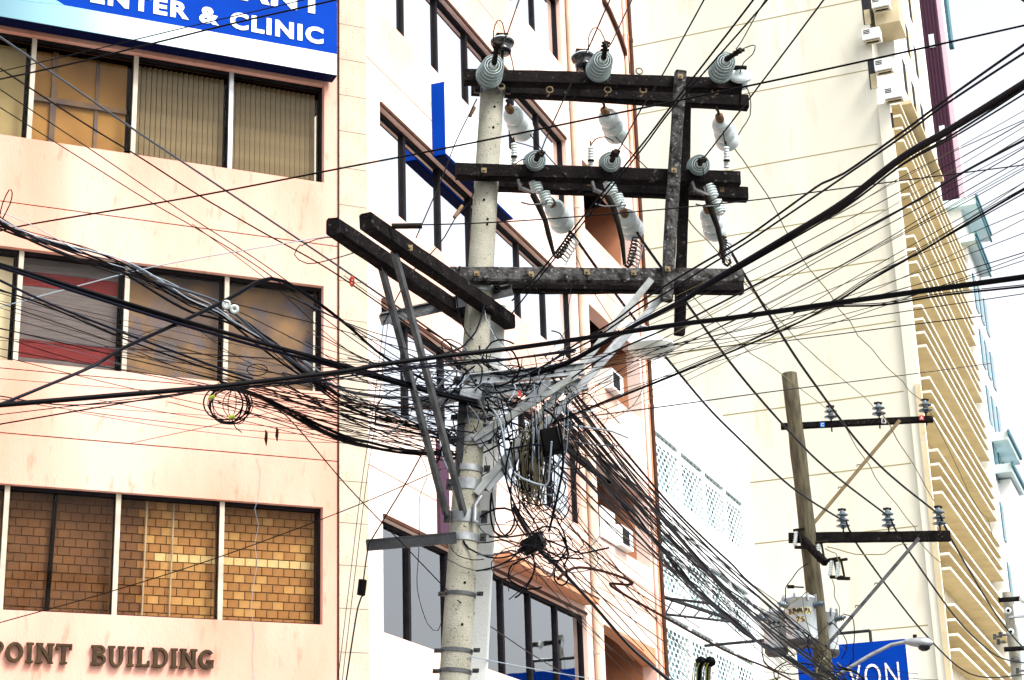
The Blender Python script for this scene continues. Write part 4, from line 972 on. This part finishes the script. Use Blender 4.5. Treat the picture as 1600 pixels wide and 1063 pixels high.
for (q, w_) in (([(0, 474), (163, 530), (305, 584), (385, 596)], 1.5), ([(0, 513), (169, 553), (339, 594), (500, 640), (700, 690)], 1.8), ([(0, 526), (135, 567), (300, 600), (450, 640), (690, 680)], 1.3), ([(0, 545), (119, 567), (271, 590), (420, 622), (700, 670)], 1.3), ([(0, 495), (110, 524), (250, 566), (380, 598)], 1.1), ([(130, 500), (200, 528), (240, 516), (300, 512), (360, 552), (420, 580)], 1.2), ([(300, 350), (420, 440), (540, 545), (700, 640)], 1.2), ([(345, 470), (420, 488), (510, 510), (580, 530), (690, 560)], 1.4), ([(375, 488), (440, 520), (520, 560), (600, 590)], 1.3)):
    gi_ = gi_+1; wire(q, 12.6, 14.3, w_, ['topmost thin wire at the left edge under the blue black cable', 'third thin wire at the left edge, running over the red striped shade', 'fourth thin wire at the left edge below the middle windows', 'lowest thin wire at the left edge under the middle windows', 'second thin wire at the left edge, ending at the coil', 'crooked thin wire in front of the middle brown window shade', 'thin wire falling steeply past the right end of the middle windows', 'thin wire leaving the white ring towards the timber arm braces', 'short thin wire leaving the white rings towards the hub'][gi_], GL, name='service_wire', cat='wire', n=5)
wire([(-10, 634), (169, 619), (332, 605), (383, 599), (540, 580), (588, 571), (700, 556), (813, 543), (931, 526), (1054, 508), (1150, 496), (1262, 480), (1412, 459), (1600, 433), (1640, 428)], 11.8, 10.6, 7.4, 'heavy black trunk cable sweeping across the whole picture in front of the pole', dm=13.4, n=10)
bundle([(330, 610), (400, 602), (540, 588), (700, 568), (800, 560), (900, 548)], 13.2, 13.8, [2, 2.2, 1.6, 2.4], 4, 'lashing wires hanging just under the heavy trunk cable left of centre', wander=1.5)
bundle([(1240, 486), (1300, 477), (1381, 474), (1475, 459), (1600, 446), (1640, 442)], 12.0, 10.6, [3.2, 1.6], 2.5, 'lighter cable drooping below the heavy trunk cable at the right edge', wander=.3)
bundle([(-5, 634), (60, 608), (142, 574), (196, 543), (281, 505), (356, 469), (406, 441), (440, 441), (491, 472), (540, 509), (600, 560), (680, 605)], 11.9, HB, [4.8, 4.2, 2], 3.5, 'black cable pair rising from lower left, looping over the middle window', wander=.3)
bundle([(345, 598), (400, 618), (440, 638), (491, 665), (540, 686), (575, 694), (637, 706), (713, 710), (740, 708)], 13.2, HB, [5, 5, 4, 2, 2], 5, 'thick hanging cable bundle from the coil down to the pole', ('cable', 'cable'), conv=(.7, 1))
wire([(0, 619), (102, 633), (237, 624), (332, 607)], 12.2, 13.1, 2.2, 'sagging wire just below the heavy trunk cable at lower left')
wire([(0, 648), (169, 628), (330, 610)], 12.2, 13.1, 1.6, 'thin wire below the trunk cable, middle one at the left edge')
wire([(0, 663), (169, 634), (305, 611), (350, 603)], 12.2, 13.1, 2.4, 'lowest wire running to the coil from the left edge')
# coil of spare cable
ck = thing('wire_coil', P(356, 631, 13.1), 'coil of black spare cable hanging in front of the peach wall', 'coil')
c = (356, 631)
for k in range(9):
    rx, ry = random.uniform(25, 33), random.uniform(25, 31); ox, oy = random.gauss(2, 5), random.gauss(0, 3); d_ = 13.1+random.gauss(0, .03)
    if k > 5: rx, ry, ox = random.uniform(15, 24), random.uniform(22, 34), random.uniform(-20, 22)
    MB().tube([P(c[0]+ox+rx*math.cos(a), c[1]+oy+ry*math.sin(a), d_) for a in [j*math.pi/16 for j in range(33)]], rad(2.6 if k < 4 else 1.5, 13), 5).build('loop', 'cable', ck)
for x, y in ((331, 622), (362, 653), (340, 604)):
    q = P(x, y, 13.0); MB().tube([q-_r*.02, q+_r*.02+_u*.01], .016, 8).build('tie', 'green_tie', ck)
MB().tube(run3d([(362, 655), (368, 668), (378, 676)], 13.1, 13.1), rad(1.8, 13), 5).build('tail', 'cable', ck)
MB().tube([P(402+16*math.cos(a), 578+9*math.sin(a), 13.2) for a in [j*.42 for j in range(16)]], rad(1.6, 13), 5).build('loop', 'cable', ck)
lw_ = tag(MB().tube(run3d([(0, 335), (4, 318), (14, 297), (19, 301), (16, 318), (4, 342)], 12.4, 12.4), rad(2, 12.4), 5).build('wire_loop', 'cable'), 'slim upright loop of wire at the left edge above the ragged bundle', 'wire')
GE = 'fine wires from the left edge to the hub'
for k in range(22):
    y0 = random.uniform(425, 640); x1, y1 = random.uniform(640, 760), random.uniform(560, 700); sag = random.uniform(0, 22); x0 = random.choice([-5, -5, random.uniform(60, 260)])
    if x0 > 0: y0 += x0*.28
    wire([(x0, y0), (x0*.7+x1*.3, y0*.7+y1*.3+sag*.8), (x0*.35+x1*.65, y0*.35+y1*.65+sag), (x1, y1)], 12.8, HB, random.choice([.9, 1.1, 1.3, 1.6]), *fam('fine wire running from the left windows to the hub', GE, ['cable', 'cable_blue', 'cable_brown', 'cable_grey']), 'service_wire', 'wire', n=4)
GF = 'service wires fanning from the coil to the pole'
for k in range(26):
    x0, y0 = random.uniform(300, 470), random.uniform(592, 630); x1, y1 = random.uniform(688, 745), random.uniform(625, 722)
    sag = random.uniform(2, 20); mx = (x0+x1)/2
    wire([(x0, y0), (x0*.7+x1*.3, y0*.7+y1*.3+sag*.8), (x0*.35+x1*.65, y0*.35+y1*.65+sag), (x1, y1)], 13.2, HB+random.uniform(-.3, .2), random.choice([1, 1.2, 1.5, 1.2, 2]), *fam('service wire fanning between the coil and the concrete pole', GF, ['cable', 'cable', 'cable_brown', 'cable_blue']), 'service_wire', 'wire', n=5)
GX = 'wires reaching the pole hub from upper left'
for k in range(14):
    x0, y0 = random.uniform(440, 560), random.uniform(430, 600); x1, y1 = random.uniform(700, 800), random.uniform(560, 650)
    wire([(x0, y0), (x0*.6+x1*.4, y0*.6+y1*.4+random.uniform(0, 22)), (x1, y1)], 13.6, HB+random.uniform(-.2, .3), random.choice([1.2, 1.6, 2.2, 1.2]), *fam('wire slanting into the pole hub from the upper left', GX, ['cable', 'cable_blue', 'cable_grey']), 'service_wire', 'wire', n=5)
# hanging seed-pod-like tags
for (x, y0, y1, lb_) in ((415, 672, 697, 'dark dry scrap hanging from a thin wire under the coil, left one'), (432, 668, 690, 'dark dry scrap hanging from a thin wire under the coil, right one')):
    a, b = P(x, y0, 13.3), P(x+1, y1, 13.3); tag(MB().tube([a, a+(b-a)*.2+_r*.005, a+(b-a)*.6, b], [.004, .011, .013, .003], 6).build('hanging_scrap', 'cable_brown'), lb_, 'scrap')
wire([(262, 628), (330, 645), (440, 672), (520, 690), (640, 706)], 13.3, 14.4, 1.3, 'thin wire carrying the two hanging scraps', name='service_wire', cat='wire', mt_='cable_brown')
wire([(0, 973), (171, 925), (341, 871), (540, 797), (690, 733)], 13, 14.4, 1.6, 'single thin wire rising across the brick filled windows to the pole', name='service_wire', cat='wire')
wire([(395, 626), (445, 648), (541, 758), (632, 853), (700, 924)], 13.2, 14.2, 1.9, 'thin wire dropping from the coil past the tiled pilaster to the pole', name='service_wire', cat='wire')
wire([(600, 500), (583, 640), (566, 750), (545, 920), (527, 1070)], 14.0, 13.2, 1.1, 'pale guy wire along the tiled pilaster, left of two', mt_='cable', name='guy_wire', cat='wire')
wire([(606, 505), (590, 640), (573, 750), (552, 920), (534, 1070)], 14.0, 13.2, 1.1, 'pale guy wire along the tiled pilaster, right of two', mt_='cable', name='guy_wire', cat='wire')
gy = thing('guy_wire', P(660, 705, 14.4), 'steel guy wire with black block insulator before the tiled pilaster', 'wire')
MB().tube(run3d([(664, 700), (637, 750), (582, 841), (575, 857), (568, 906)], 14.4, 13.7), rad(2.2, 14), 6).build('strand', 'cable', gy)
MB().tube(run3d([(568, 930), (559, 950), (541, 1063), (538, 1080)], 13.7, 13.4), rad(2.4, 14), 6).build('strand', 'cable', gy)
m = MB(); m.timber(P(567, 906, 13.7), P(564, 930, 13.7), .055, .06, n=3, j=.001, ch=.012); m.build('block', 'black_ink', gy)
for q, lb_ in (([(745, 155), (735, 175), (720, 205), (708, 232), (690, 280), (650, 372)], 'thin stay wire dropping left from the top of the concrete pole'), ([(742, 290), (735, 315), (712, 340), (695, 370), (672, 398), (640, 430), (600, 505)], 'knotted stay wire dropping left from the second arm')):
    wire(q, 15.4, 14.3, 1.9, lb_, mt_='cable', name='guy_wire', cat='wire')
tb_ = MB(); tb_.tube(run3d([(741, 168), (734, 182)], 15.35, 15.3), rad(6, 15.3), 8); tag(tb_.build('turnbuckle', 'rust'), 'rusty turnbuckle under the top arm left of the concrete pole', 'turnbuckle')
tb_ = MB(); tb_.tube(run3d([(722, 322), (710, 340)], 15.0, 14.9), rad(6, 15), 8); tag(tb_.build('turnbuckle', 'rust'), 'rusty turnbuckle on the knotted stay wire beside the pole', 'turnbuckle')
# pale ring insulators and red tag on the left wires
for (x, y, lb_) in ((372, 480, 'white porcelain ring on the wires in front of the middle window, left one'), (377, 487, 'white porcelain ring on the wires in front of the middle window, right one')):
    q = P(x+(x-372)*1.5-18, y-4, 13.1); tag(MB().tube([q+(_r*math.cos(t)+_u*math.sin(t))*.022 for t in [k*math.pi/6 for k in range(13)]], .013, 6).build('ring_insulator', 'porcelain'), lb_, 'insulator')
q = P(550, 440, 13.9); tag(MB().tube([q+_r*.012*math.cos(t)+_u*.035*math.sin(t) for t in [k*math.pi/6 for k in range(13)]], .009, 6).build('cable_tag', 'red_tag'), 'small red cable tag left of the timber arms', 'tag')
q = P(810, 620, 14.3); tag(MB().box(q, _r*.022, _f*.015, _u*.045).build('cable_tag', 'red_tag'), 'small red cable tag under the pale steel arms', 'tag')
# right, upper runs coming overhead
bundle([(1640, 112), (1600, 138), (1490, 206), (1412, 250), (1319, 319), (1209, 384), (1100, 447), (1073, 466), (997, 505), (931, 542), (887, 566), (830, 585)], 9.2, HB, [7, 6, 5.5, 4, 4, 3, 2.5], 7, 'heaviest black cable bundle climbing to the right edge from the pole hub', ('cable_blue', 'cable', 'cable'), wander=.5, conv=(1.0, .8), dm=12)
wire([(1640, 45), (1600, 70), (1475, 158), (1412, 205), (1319, 271), (1284, 287), (1225, 329), (1162, 374), (1100, 410), (1050, 440), (997, 474), (960, 502), (900, 538), (833, 584)], 9.4, HB, 4, 'upper of a close cable pair climbing to the upper right edge', mt_='cable_blue', dm=12)
wire([(1640, 60), (1600, 83), (1475, 165), (1412, 212), (1319, 276), (1225, 340), (1162, 382), (1100, 420), (1050, 452), (990, 488), (931, 528), (870, 560), (800, 600)], 9.4, HB, 3.6, 'lower of a close cable pair climbing to the upper right edge', mt_='cable_blue', dm=12)
wire([(1640, 198), (1600, 219), (1506, 269), (1412, 325), (1256, 406), (1100, 487), (1062, 505), (953, 553), (892, 592)], 9.6, HB, 3.6, 'single black cable below the heaviest bundle on the right', mt_='cable_blue', dm=12)
bundle([(1640, 280), (1600, 300), (1500, 357), (1444, 390), (1359, 437), (1300, 475), (1225, 513), (1100, 566), (1062, 582), (942, 630), (850, 668)], 10, HB, [3.4, 1.6, 1.4, 1.3], 6, 'loose group of thin black wires crossing the tower fins towards the hub', wander=.5, conv=(1.4, .5), dm=12.4)
GR = 'thin wires rising right across the cream tower'; gi_ = -1
for q, w_ in (([(1640, 205), (1569, 250), (1412, 338), (1275, 410), (1131, 496), (1000, 560), (900, 625)], 1.5), ([(1640, 225), (1487, 312), (1365, 386), (1230, 460), (1100, 523), (980, 585), (880, 640)], 1.4), ([(1640, 242), (1520, 310), (1400, 372), (1250, 455), (1120, 530), (1000, 575), (870, 630)], 1.2), ([(1640, 452), (1600, 459), (1412, 487), (1225, 516), (1100, 534), (950, 552), (800, 575)], 1.4), ([(1535, 494), (1412, 509), (1225, 533), (1100, 545), (960, 570), (800, 592)], 1.6), ([(1640, 262), (1560, 308), (1445, 372), (1300, 455), (1160, 540), (1040, 600), (860, 676)], 1.2), ([(1640, 170), (1437, 262), (1319, 330), (1200, 390), (1080, 455), (960, 520)], 1.2)):
    gi_ = gi_+1; wire(q, 10.5, HB, w_, ['second from the top of the thin wires rising right over the cream tower', 'third from the top of the thin wires rising right over the cream tower', 'fourth from the top of the thin wires rising right over the cream tower', 'thin wire just under the heavy trunk cable at the right edge', 'thin wire ending on the cream tower edge below the trunk cable', 'fifth from the top of the thin wires rising right over the cream tower', 'uppermost of the thin wires rising right over the cream tower'][gi_], GR, 'cable', 'service_wire', 'wire', dm=12.6, n=5)
GT = 'fine wires from the hub to the right edge'
for k in range(14):
    y0 = random.uniform(150, 400); x1, y1 = random.uniform(830, 930), random.uniform(560, 670); sag = random.uniform(4, 26)
    wire([(1640, y0), (1640*.7+x1*.3, y0*.7+y1*.3+sag*.8), (1640*.35+x1*.65, y0*.35+y1*.65+sag), (x1, y1)], 10.4, HB, random.choice([.9, 1.1, 1.4]), *fam('fine wire rising from the hub to the right edge', GT, ['cable', 'cable_blue', 'cable_olive']), 'service_wire', 'wire', dm=12.6, n=4)
wire([(1548, 568), (1400, 588), (1200, 613), (1040, 635), (870, 657)], 30, 15, 1.6, 'lone thin wire running almost level from the hub to the cream tower', name='service_wire', cat='wire')
# primary conductors overhead
for q, lb_, w_ in (
    ([(825, -40), (811, 0), (790, 60), (782, 72)], 'conductor rising from the bell insulator above the concrete pole', 2.2),
    ([(970, -30), (953, 0), (921, 72), (904, 105), (852, 219), (846, 238)], 'conductor passing the black bell insulator down to the second arm', 2.2),
    ([(1003, -30), (987, 0), (954, 70), (947, 68)], 'conductor clamped to the middle top disc insulator', 2.2),
    ([(1115, -30), (1100, 0), (1033, 121), (1002, 170), (970, 229), (963, 238)], 'conductor slanting past the top arm to the middle of the second arm', 2.4),
    ([(1200, -35), (1177, 0), (1055, 158), (1000, 230), (911, 339), (840, 430), (800, 470)], 'long diagonal conductor, left of a pair, crossing all three arms', 3),
    ([(1222, -35), (1199, 0), (1090, 125), (1041, 182), (1004, 232), (930, 325), (870, 400), (800, 490)], 'long diagonal conductor, right of a pair, crossing all three arms', 2.6),
    ([(1225, -40), (1192, 6), (1158, 66), (1150, 76)], 'conductor clamped to the right top disc insulator', 2),
    ([(1312, -34), (1287, 0), (1187, 133), (1114, 229), (1100, 246)], 'long diagonal conductor ending at the insulator right of the upright', 2.8)):
    wire(q, 12, 15.0, w_, lb_, name='power_line', cat='cable')
for q, lb_ in (([(772, 80), (771, 50), (777, 33), (785, 36), (790, 60)], 'arched jumper wire over the insulator above the concrete pole'), ([(921, 84), (919, 62), (927, 44), (938, 48), (946, 66)], 'arched jumper wire over the middle top insulator'), ([(1158, 78), (1172, 72), (1180, 72), (1176, 85), (1162, 98), (1156, 115)], 'bent jumper wire at the right top insulator'), ([(1165, 135), (1172, 150), (1172, 180), (1160, 200), (1153, 212)], 'loose wire tail hanging from the right end of the top arm'), ([(795, 78), (800, 95), (803, 112)], 'short drop wire from the bell insulator to the top arm'), ([(828, 210), (845, 232), (870, 260), (890, 282)], 'thin lead curving down from the skirted insulator beside the pole'), ([(803, 222), (820, 226), (838, 232)], 'fine lead from the arrester beside the pole'), ([(962, 214), (975, 228), (1018, 270)], 'thin lead trailing down from the middle skirted insulator'), ([(923, 228), (930, 218), (945, 214), (960, 222)], 'fine arched lead from the middle arrester'), ([(1133, 226), (1130, 205)], 'fine lead from the right arrester upward'), ([(1098, 262), (1100, 280), (1104, 300)], 'short dark drop lead right of the upright'), ([(805, 258), (815, 250), (840, 246)], 'short lead across the arrester bracket beside the pole')):
    wire(q, 15.3, 15.3, 1.8, lb_, name='jumper_wire', cat='wire', n=5)
# primaries down to the wooden pole
wire([(890, 362), (899, 372), (933, 420), (988, 494), (1036, 553), (1102, 632), (1150, 681), (1235, 760), (1308, 808), (1318, 812)], 15.9, 27, 3.6, 'heavy conductor down to the lower arm insulator nearest the wooden pole', name='power_line')
wire([(996, 364), (1003, 376), (1033, 418), (1073, 474), (1150, 578), (1229, 670), (1291, 732), (1387, 806)], 15.9, 27, 3.6, 'heavy conductor down to the middle lower insulator of the wooden pole', name='power_line')
wire([(1130, 370), (1138, 386), (1163, 429), (1203, 494), (1259, 581), (1359, 712), (1458, 797), (1468, 803)], 16, 27, 3.8, 'heavy conductor down to the free end insulator of the wooden pole', name='power_line')
def wav(pts): 
    out = []
    for (x, y) in crom(pts, 22): out.append((x+random.gauss(0, 1.6), y+random.gauss(0, 1.2)))
    return out
wire(wav([(1145, 232), (1161, 250), (1194, 303), (1225, 356), (1250, 397), (1287, 447), (1341, 522), (1391, 581), (1424, 611), (1446, 634)]), 16.4, 27.4, 1.6, 'wavy thin wire from the top arm to the red tagged insulator', mt_='cable_olive', name='service_wire', cat='wire')
wire(wav([(1075, 345), (1095, 365), (1122, 395), (1168, 445), (1212, 494), (1303, 581), (1370, 638)]), 16.2, 27.4, 1.5, 'wavy thin wire from the upright to the white tagged insulator', mt_='cable_olive', name='service_wire', cat='wire')
wire(wav([(1080, 460), (1122, 503), (1160, 540), (1216, 581), (1297, 641)]), 16.4, 27.4, 1.4, 'wavy thin wire to the blue tagged insulator', mt_='cable_olive', name='service_wire', cat='wire')
for q, lb_ in (([(1299, 645), (1311, 653), (1356, 727), (1427, 825), (1440, 850), (1475, 885)], 'slack thin lead from the blue tagged insulator over the tower wall'), ([(1374, 640), (1381, 650), (1427, 727), (1460, 783)], 'slack thin lead from the white tagged insulator'), ([(1447, 634), (1452, 642), (1475, 690), (1503, 741), (1525, 790), (1540, 811), (1550, 835)], 'slack thin lead from the red tagged insulator across the fins')):
    wire(wav(q), 27.1, 30, 1.5, lb_, mt_='cable_olive', name='service_wire', cat='wire', n=5)
wire([(1322, 815), (1338, 849), (1400, 935), (1448, 994), (1501, 1045), (1544, 1059), (1600, 1054)], 27, 44, 2.6, 'sagging conductor from the wooden pole, lowest of three to the far pole', name='power_line')
wire([(1392, 812), (1411, 848), (1487, 957), (1535, 1008), (1572, 1031), (1640, 1040)], 27, 44, 2.6, 'sagging conductor from the wooden pole, middle of three to the far pole', name='power_line')
wire([(1470, 808), (1486, 842), (1544, 941), (1577, 988), (1620, 1035)], 27, 44, 2.8, 'sagging conductor from the wooden pole, uppermost of three to the far pole', name='power_line')
# secondary bundle down the street to the transformers
wire([(860, 575), (905, 622), (990, 722), (1050, 792), (1100, 842), (1147, 885), (1160, 900), (1227, 962), (1312, 1050), (1330, 1070)], HB, 26.5, 3, 'straight black cable, uppermost of those falling to the transformers')
wire([(862, 590), (905, 640), (1000, 745), (1060, 808), (1150, 900), (1230, 975), (1320, 1066)], HB, 26.5, 2.6, 'straight black cable just below the uppermost one to the transformers')
bundle([(850, 672), (885, 700), (932, 742), (975, 790), (1025, 848), (1070, 902), (1125, 955), (1175, 995), (1212, 1020), (1290, 1063), (1310, 1075)], HB, 26.5, [4, 3.6, 3, 2.4], 5, 'lumpy twisted cable bundle falling right past the lattice building', ('cable', 'cable_blue'), wander=5)
bundle([(870, 635), (900, 655), (1010, 785), (1067, 848), (1125, 915), (1187, 970), (1275, 1037), (1310, 1066)], HB, 26.5, [3.4, 3, 2], 4, 'smooth cable pair falling right to the foot of the wooden pole', ('cable_blue', 'cable'), wander=.6)
bundle([(803, 792), (840, 854), (868, 880), (922, 939), (984, 1011), (1045, 1064), (1070, 1085)], 14.4, 19, [5, 4, 2.5], 3, 'thick cable falling from the splice box to the bottom edge', ('cable', 'cable_grey'), wander=.5)
wire([(872, 905), (880, 897), (896, 888), (920, 888), (960, 898), (985, 908), (988, 912), (980, 914), (958, 912), (954, 915), (980, 932), (1030, 960), (1080, 988), (1140, 1020), (1200, 1044), (1260, 1075)], 14.4, 25, 3.6, 'cable with a hairpin kink in front of the balcony wall', mt_='cable_brown')
GD = 'service wires falling from the hub to the transformers'
for k in range(36):
    x0, y0 = random.uniform(835, 905), random.uniform(600, 705); x1 = random.uniform(1150, 1330); y1 = 1000+random.uniform(-25, 70)+(x1-1240)*.35
    sag = random.uniform(2, 34)
    wire([(x0, y0), (x0*.7+x1*.3, y0*.7+y1*.3+sag*.8), (x0*.35+x1*.65, y0*.35+y1*.65+sag), (x1, y1)], HB, 26+random.uniform(-1.5, 1.5), random.choice([1.2, 1.6, 2, 2.4, 1.3]), *fam('service wire falling from the hub towards the transformers', GD, ['cable', 'cable', 'cable_blue', 'cable_blue']), 'service_wire', 'wire', n=5)
GB = 'brownish wires falling before the peach balconies'
for k in range(24):
    x0, y0 = random.uniform(800, 900), random.uniform(690, 870); L = random.uniform(180, 330); sl2 = random.uniform(.75, 1.35); x1 = x0+L/math.hypot(1, sl2); y1 = y0+(x1-x0)*sl2
    wire([(x0, y0), ((x0+x1)/2+random.uniform(-6, 6), (y0+y1)/2+random.uniform(0, 14)), (x1, min(y1, 1090))], HB, 20+random.uniform(-1, 3), random.choice([1, 1.2, 1.4, 1.8]), *fam('fine wire falling in front of the peach balconies', GB, ['cable_brown', 'cable_brown', 'cable', 'cable_olive']), 'service_wire', 'wire', n=5)
wire([(692, 710), (640, 697), (592, 688), (540, 680)], HB, 13.9, 1.3, 'fine brown wire trailing left from the pole below the thick bundle', mt_='cable_brown', name='service_wire', cat='wire')
wire([(655, 708), (665, 730), (667, 748), (656, 775), (655, 830), (654, 870), (652, 920), (668, 975), (685, 985), (692, 960)], 14.3, 14.1, 1.3, 'dangling brown wire left of the concrete pole', mt_='cable_brown', name='service_wire', cat='wire')
wire([(704, 855), (715, 868), (738, 875), (756, 874)], 14.1, 14.0, 1.6, 'short black tail tied round the pole below the bracket', name='service_wire', cat='wire')
wire([(745, 866), (770, 868), (800, 860), (830, 872), (850, 895), (862, 900), (868, 885)], 14.2, 14.3, 2.4, 'pale green cable looping right of the pole under the splice box', mt_='cable_grey')
wire([(715, 938), (757, 972), (765, 978), (830, 1022), (900, 1063), (920, 1075)], 14, 20, 1.6, 'thin line anchored low on the pole, slanting down right', name='service_wire', cat='wire')
wire([(735, 1026), (775, 1034), (860, 1050), (940, 1063), (980, 1070)], 14, 20, 1.6, 'pale thin line anchored at the lowest bands of the pole', mt_='cable_pale', name='service_wire', cat='wire')
# hanging slack coils beside the pole
hc = thing('wire_coil', P(828, 740, 14.5), 'hank of tan and black spare wire hanging below the steel arms', 'coil')
for k in range(26):
    x, w2 = 828+random.gauss(0, 11), random.uniform(4, 14); y0, y1 = random.uniform(655, 700), random.uniform(760, 800)
    MB().tube([P(x+w2*math.cos(a), (y0+y1)/2-(y1-y0)/2*math.sin(a), 14.5+random.gauss(0, .004)) for a in [j*math.pi/9 for j in range(19)]], rad(random.choice([1.4, 2, 1.8]), 14.5), 5).build('loop', random.choice(['tan_coil', 'tan_coil', 'cable']), hc)
for k in range(16):
    x0, x1 = random.uniform(770, 850), random.uniform(830, 905); y0, y1 = random.uniform(590, 680), random.uniform(610, 720); dp = random.uniform(60, 190); c_ = random.choice(['cable', 'cable', 'cable_blue', 'cable_grey', 'cable_pale'])
    if x1-x0 < 15: x1 = x0+20
    wire([(x0, y0), (x0+(x1-x0)*.15+random.uniform(-8, 8), y0+dp*.6), (x0+(x1-x0)*.5, max(y0, y1)+dp*.72), (x0+(x1-x0)*.9, y1+dp*.5), (x1, y1)], 14.45, 14.6, random.choice([1.4, 1.8, 2.4, 2.8]), {'cable': 'black', 'cable_blue': 'blue black', 'cable_grey': 'grey', 'cable_pale': 'pale'}[c_]+' slack loop drooping on the right of the concrete pole', 'slack loops right of the pole', c_, 'wire_loop', 'wire', n=5)
bc = thing('wire_coil', P(775, 800, 14.4), 'large loose black cable loops right of the pole clamps', 'coil')
for q, w_ in (([(750, 808), (775, 795), (800, 798), (803, 820), (788, 838), (772, 830), (766, 800), (768, 770)], 3.4), ([(768, 770), (775, 815), (790, 838), (806, 825), (812, 790), (806, 750)], 2.6), ([(850, 640), (872, 660), (880, 720), (872, 770), (858, 830)], 4), ([(800, 690), (790, 740), (805, 790), (830, 830), (845, 850)], 3), ([(810, 700), (820, 760), (850, 800), (880, 812), (890, 790)], 2.4), ([(815, 780), (840, 790), (872, 782), (884, 760), (872, 740)], 2.2), ([(880, 880), (888, 905), (878, 915), (866, 905), (870, 880), (885, 860), (880, 830), (862, 800)], 3)):
    MB().tube(run3d(q, 14.35, 14.45), rad(w_, 14.4), 6).build('loop', 'cable', bc)
wire([(862, 690), (858, 740), (856, 755), (845, 758), (805, 740), (790, 700), (782, 660), (770, 640)], 14.2, 14.5, 3, 'pale blue cable drooping in a U below the steel arms', mt_='cable_pale')
wire([(850, 705), (870, 690), (920, 672), (950, 680), (958, 700), (945, 712), (915, 712), (890, 700)], 14.5, 15.2, 1.6, 'wide thin oval loop of wire right of the hub', mt_='cable_brown', name='wire_loop', cat='wire')
wire([(470, 382), (460, 398), (480, 412), (520, 405), (560, 390), (530, 372), (495, 374), (470, 385)], 13.7, 13.7, 1.7, 'open loop of thin wire at the tip of the left timber arm', name='wire_loop', cat='wire')
wire([(900, 400), (925, 452), (985, 545)], 16, 20, 1.2, 'fine dark lead crossing behind the lowest timber arm', mt_='cable_brown', name='service_wire', cat='wire')
# uncountable knot of small wire around the hub
def knot(name, cx, cy, sx, sy, n, d, label, mts):
    m = {k: MB() for k in mts}
    for k in range(n):
        x, y = random.gauss(cx, sx), random.gauss(cy, sy); q = [(x, y)]; a = random.choice([.35, .6, 2.4, 2.9, 3.6, 5.6, 1.5])+random.gauss(0, .35); cv = random.gauss(0, .55)
        for j in range(random.randint(3, 6)):
            a += cv+random.gauss(0, .2); l = random.uniform(12, 34); x += l*math.cos(a); y += l*math.sin(a)*.8; q.append((x, y))
        MBk = m[random.choice(mts)]; MBk.tube(run3d(q, d+random.gauss(0, .15), d+random.gauss(0, .15)), rad(random.choice([1, 1.2, 1.6, 2.2, 3]), d), 5)
    root = None
    for k in mts:
        if root is None:
            root = m[k].build(name, k, kind='stuff'); tag(root, label, 'wires')
        else: m[k].build('strands', k, root, kind='stuff')
knot('wire_tangle', 795, 622, 60, 40, 86, 14.75, 'dense tangle of small wires around the pole and steel arms', ['cable', 'cable_blue', 'cable_grey', 'cable_pale'])
knot('wire_tangle', 850, 668, 28, 30, 24, 14.65, 'dark knot of wires at the lower end of the steel arms', ['cable', 'cable_blue'])
knot('wire_tangle', 838, 848, 13, 14, 46, 14.3, 'ragged black clump of cable ends around the splice box', ['cable', 'cable_blue'])
knot('wire_tangle', 715, 625, 34, 40, 46, 14.45, 'loose strands of small wire on the left of the pole by the steel braces', ['cable', 'cable_blue', 'cable_grey', 'cable_pale'])
knot('wire_tangle', 1262, 1050, 34, 13, 34, 26.2, 'knot of wires around the foot of the wooden pole below the transformers', ['cable', 'cable_blue', 'cable_olive'])
for q in ([(1262, 925), (1240, 940), (1225, 955), (1222, 990), (1225, 1010)], [(1318, 960), (1330, 965), (1336, 1000), (1330, 1030), (1322, 1050)], [(1300, 975), (1312, 985), (1322, 1005), (1318, 1030)], [(1256, 935), (1262, 980), (1272, 1008)], [(1260, 880), (1235, 905), (1226, 925), (1226, 940)], [(1302, 905), (1304, 930), (1312, 950), (1310, 965)], [(1290, 860), (1305, 865), (1312, 880)], [(1290, 855), (1360, 868), (1400, 856), (1420, 848)]):
    wire(wav(q), 26.6, 26.6, 1.7, 'thin lead looping around the transformer cans', 'leads of the transformers', random.choice(['cable', 'cable_olive']), 'service_wire', 'wire', n=5)
# two black bundled heads at the bottom edge (meter risers)
ms = thing('service_mast', P(1112, 1063, 22), 'pair of taped black weatherheads with coloured leads at the bottom edge', 'mast')
for x, mt2 in ((1091, 'cable_olive'), (1105, 'cable_brown')):
    a, b = P(x, 1085, 22), P(x+2, 1036, 22); MB().tube([a, b], .035, 8).build('riser', 'tan_coil' if x > 1100 else 'cable_blue', ms)
    c = P(x+3, 1034, 22); m = MB(); m.lathe(c-Vector((0, 0, .06)), (0.2, 0, 1), [(.03, 0), (.065, .03), (.07, .07), (.045, .11), (.015, .12)], 12); m.build('weatherhead', 'cable', ms)
    for k in range(4): MB().tube(run3d([(x+k*2-2, 1036), (x-8+k*3, 1046), (x-9+k*3, 1080)], 21.9, 21.9), .007, 5).build('lead', ['cable_olive', 'cable_blue', 'green_tie', 'cable'][k], ms)
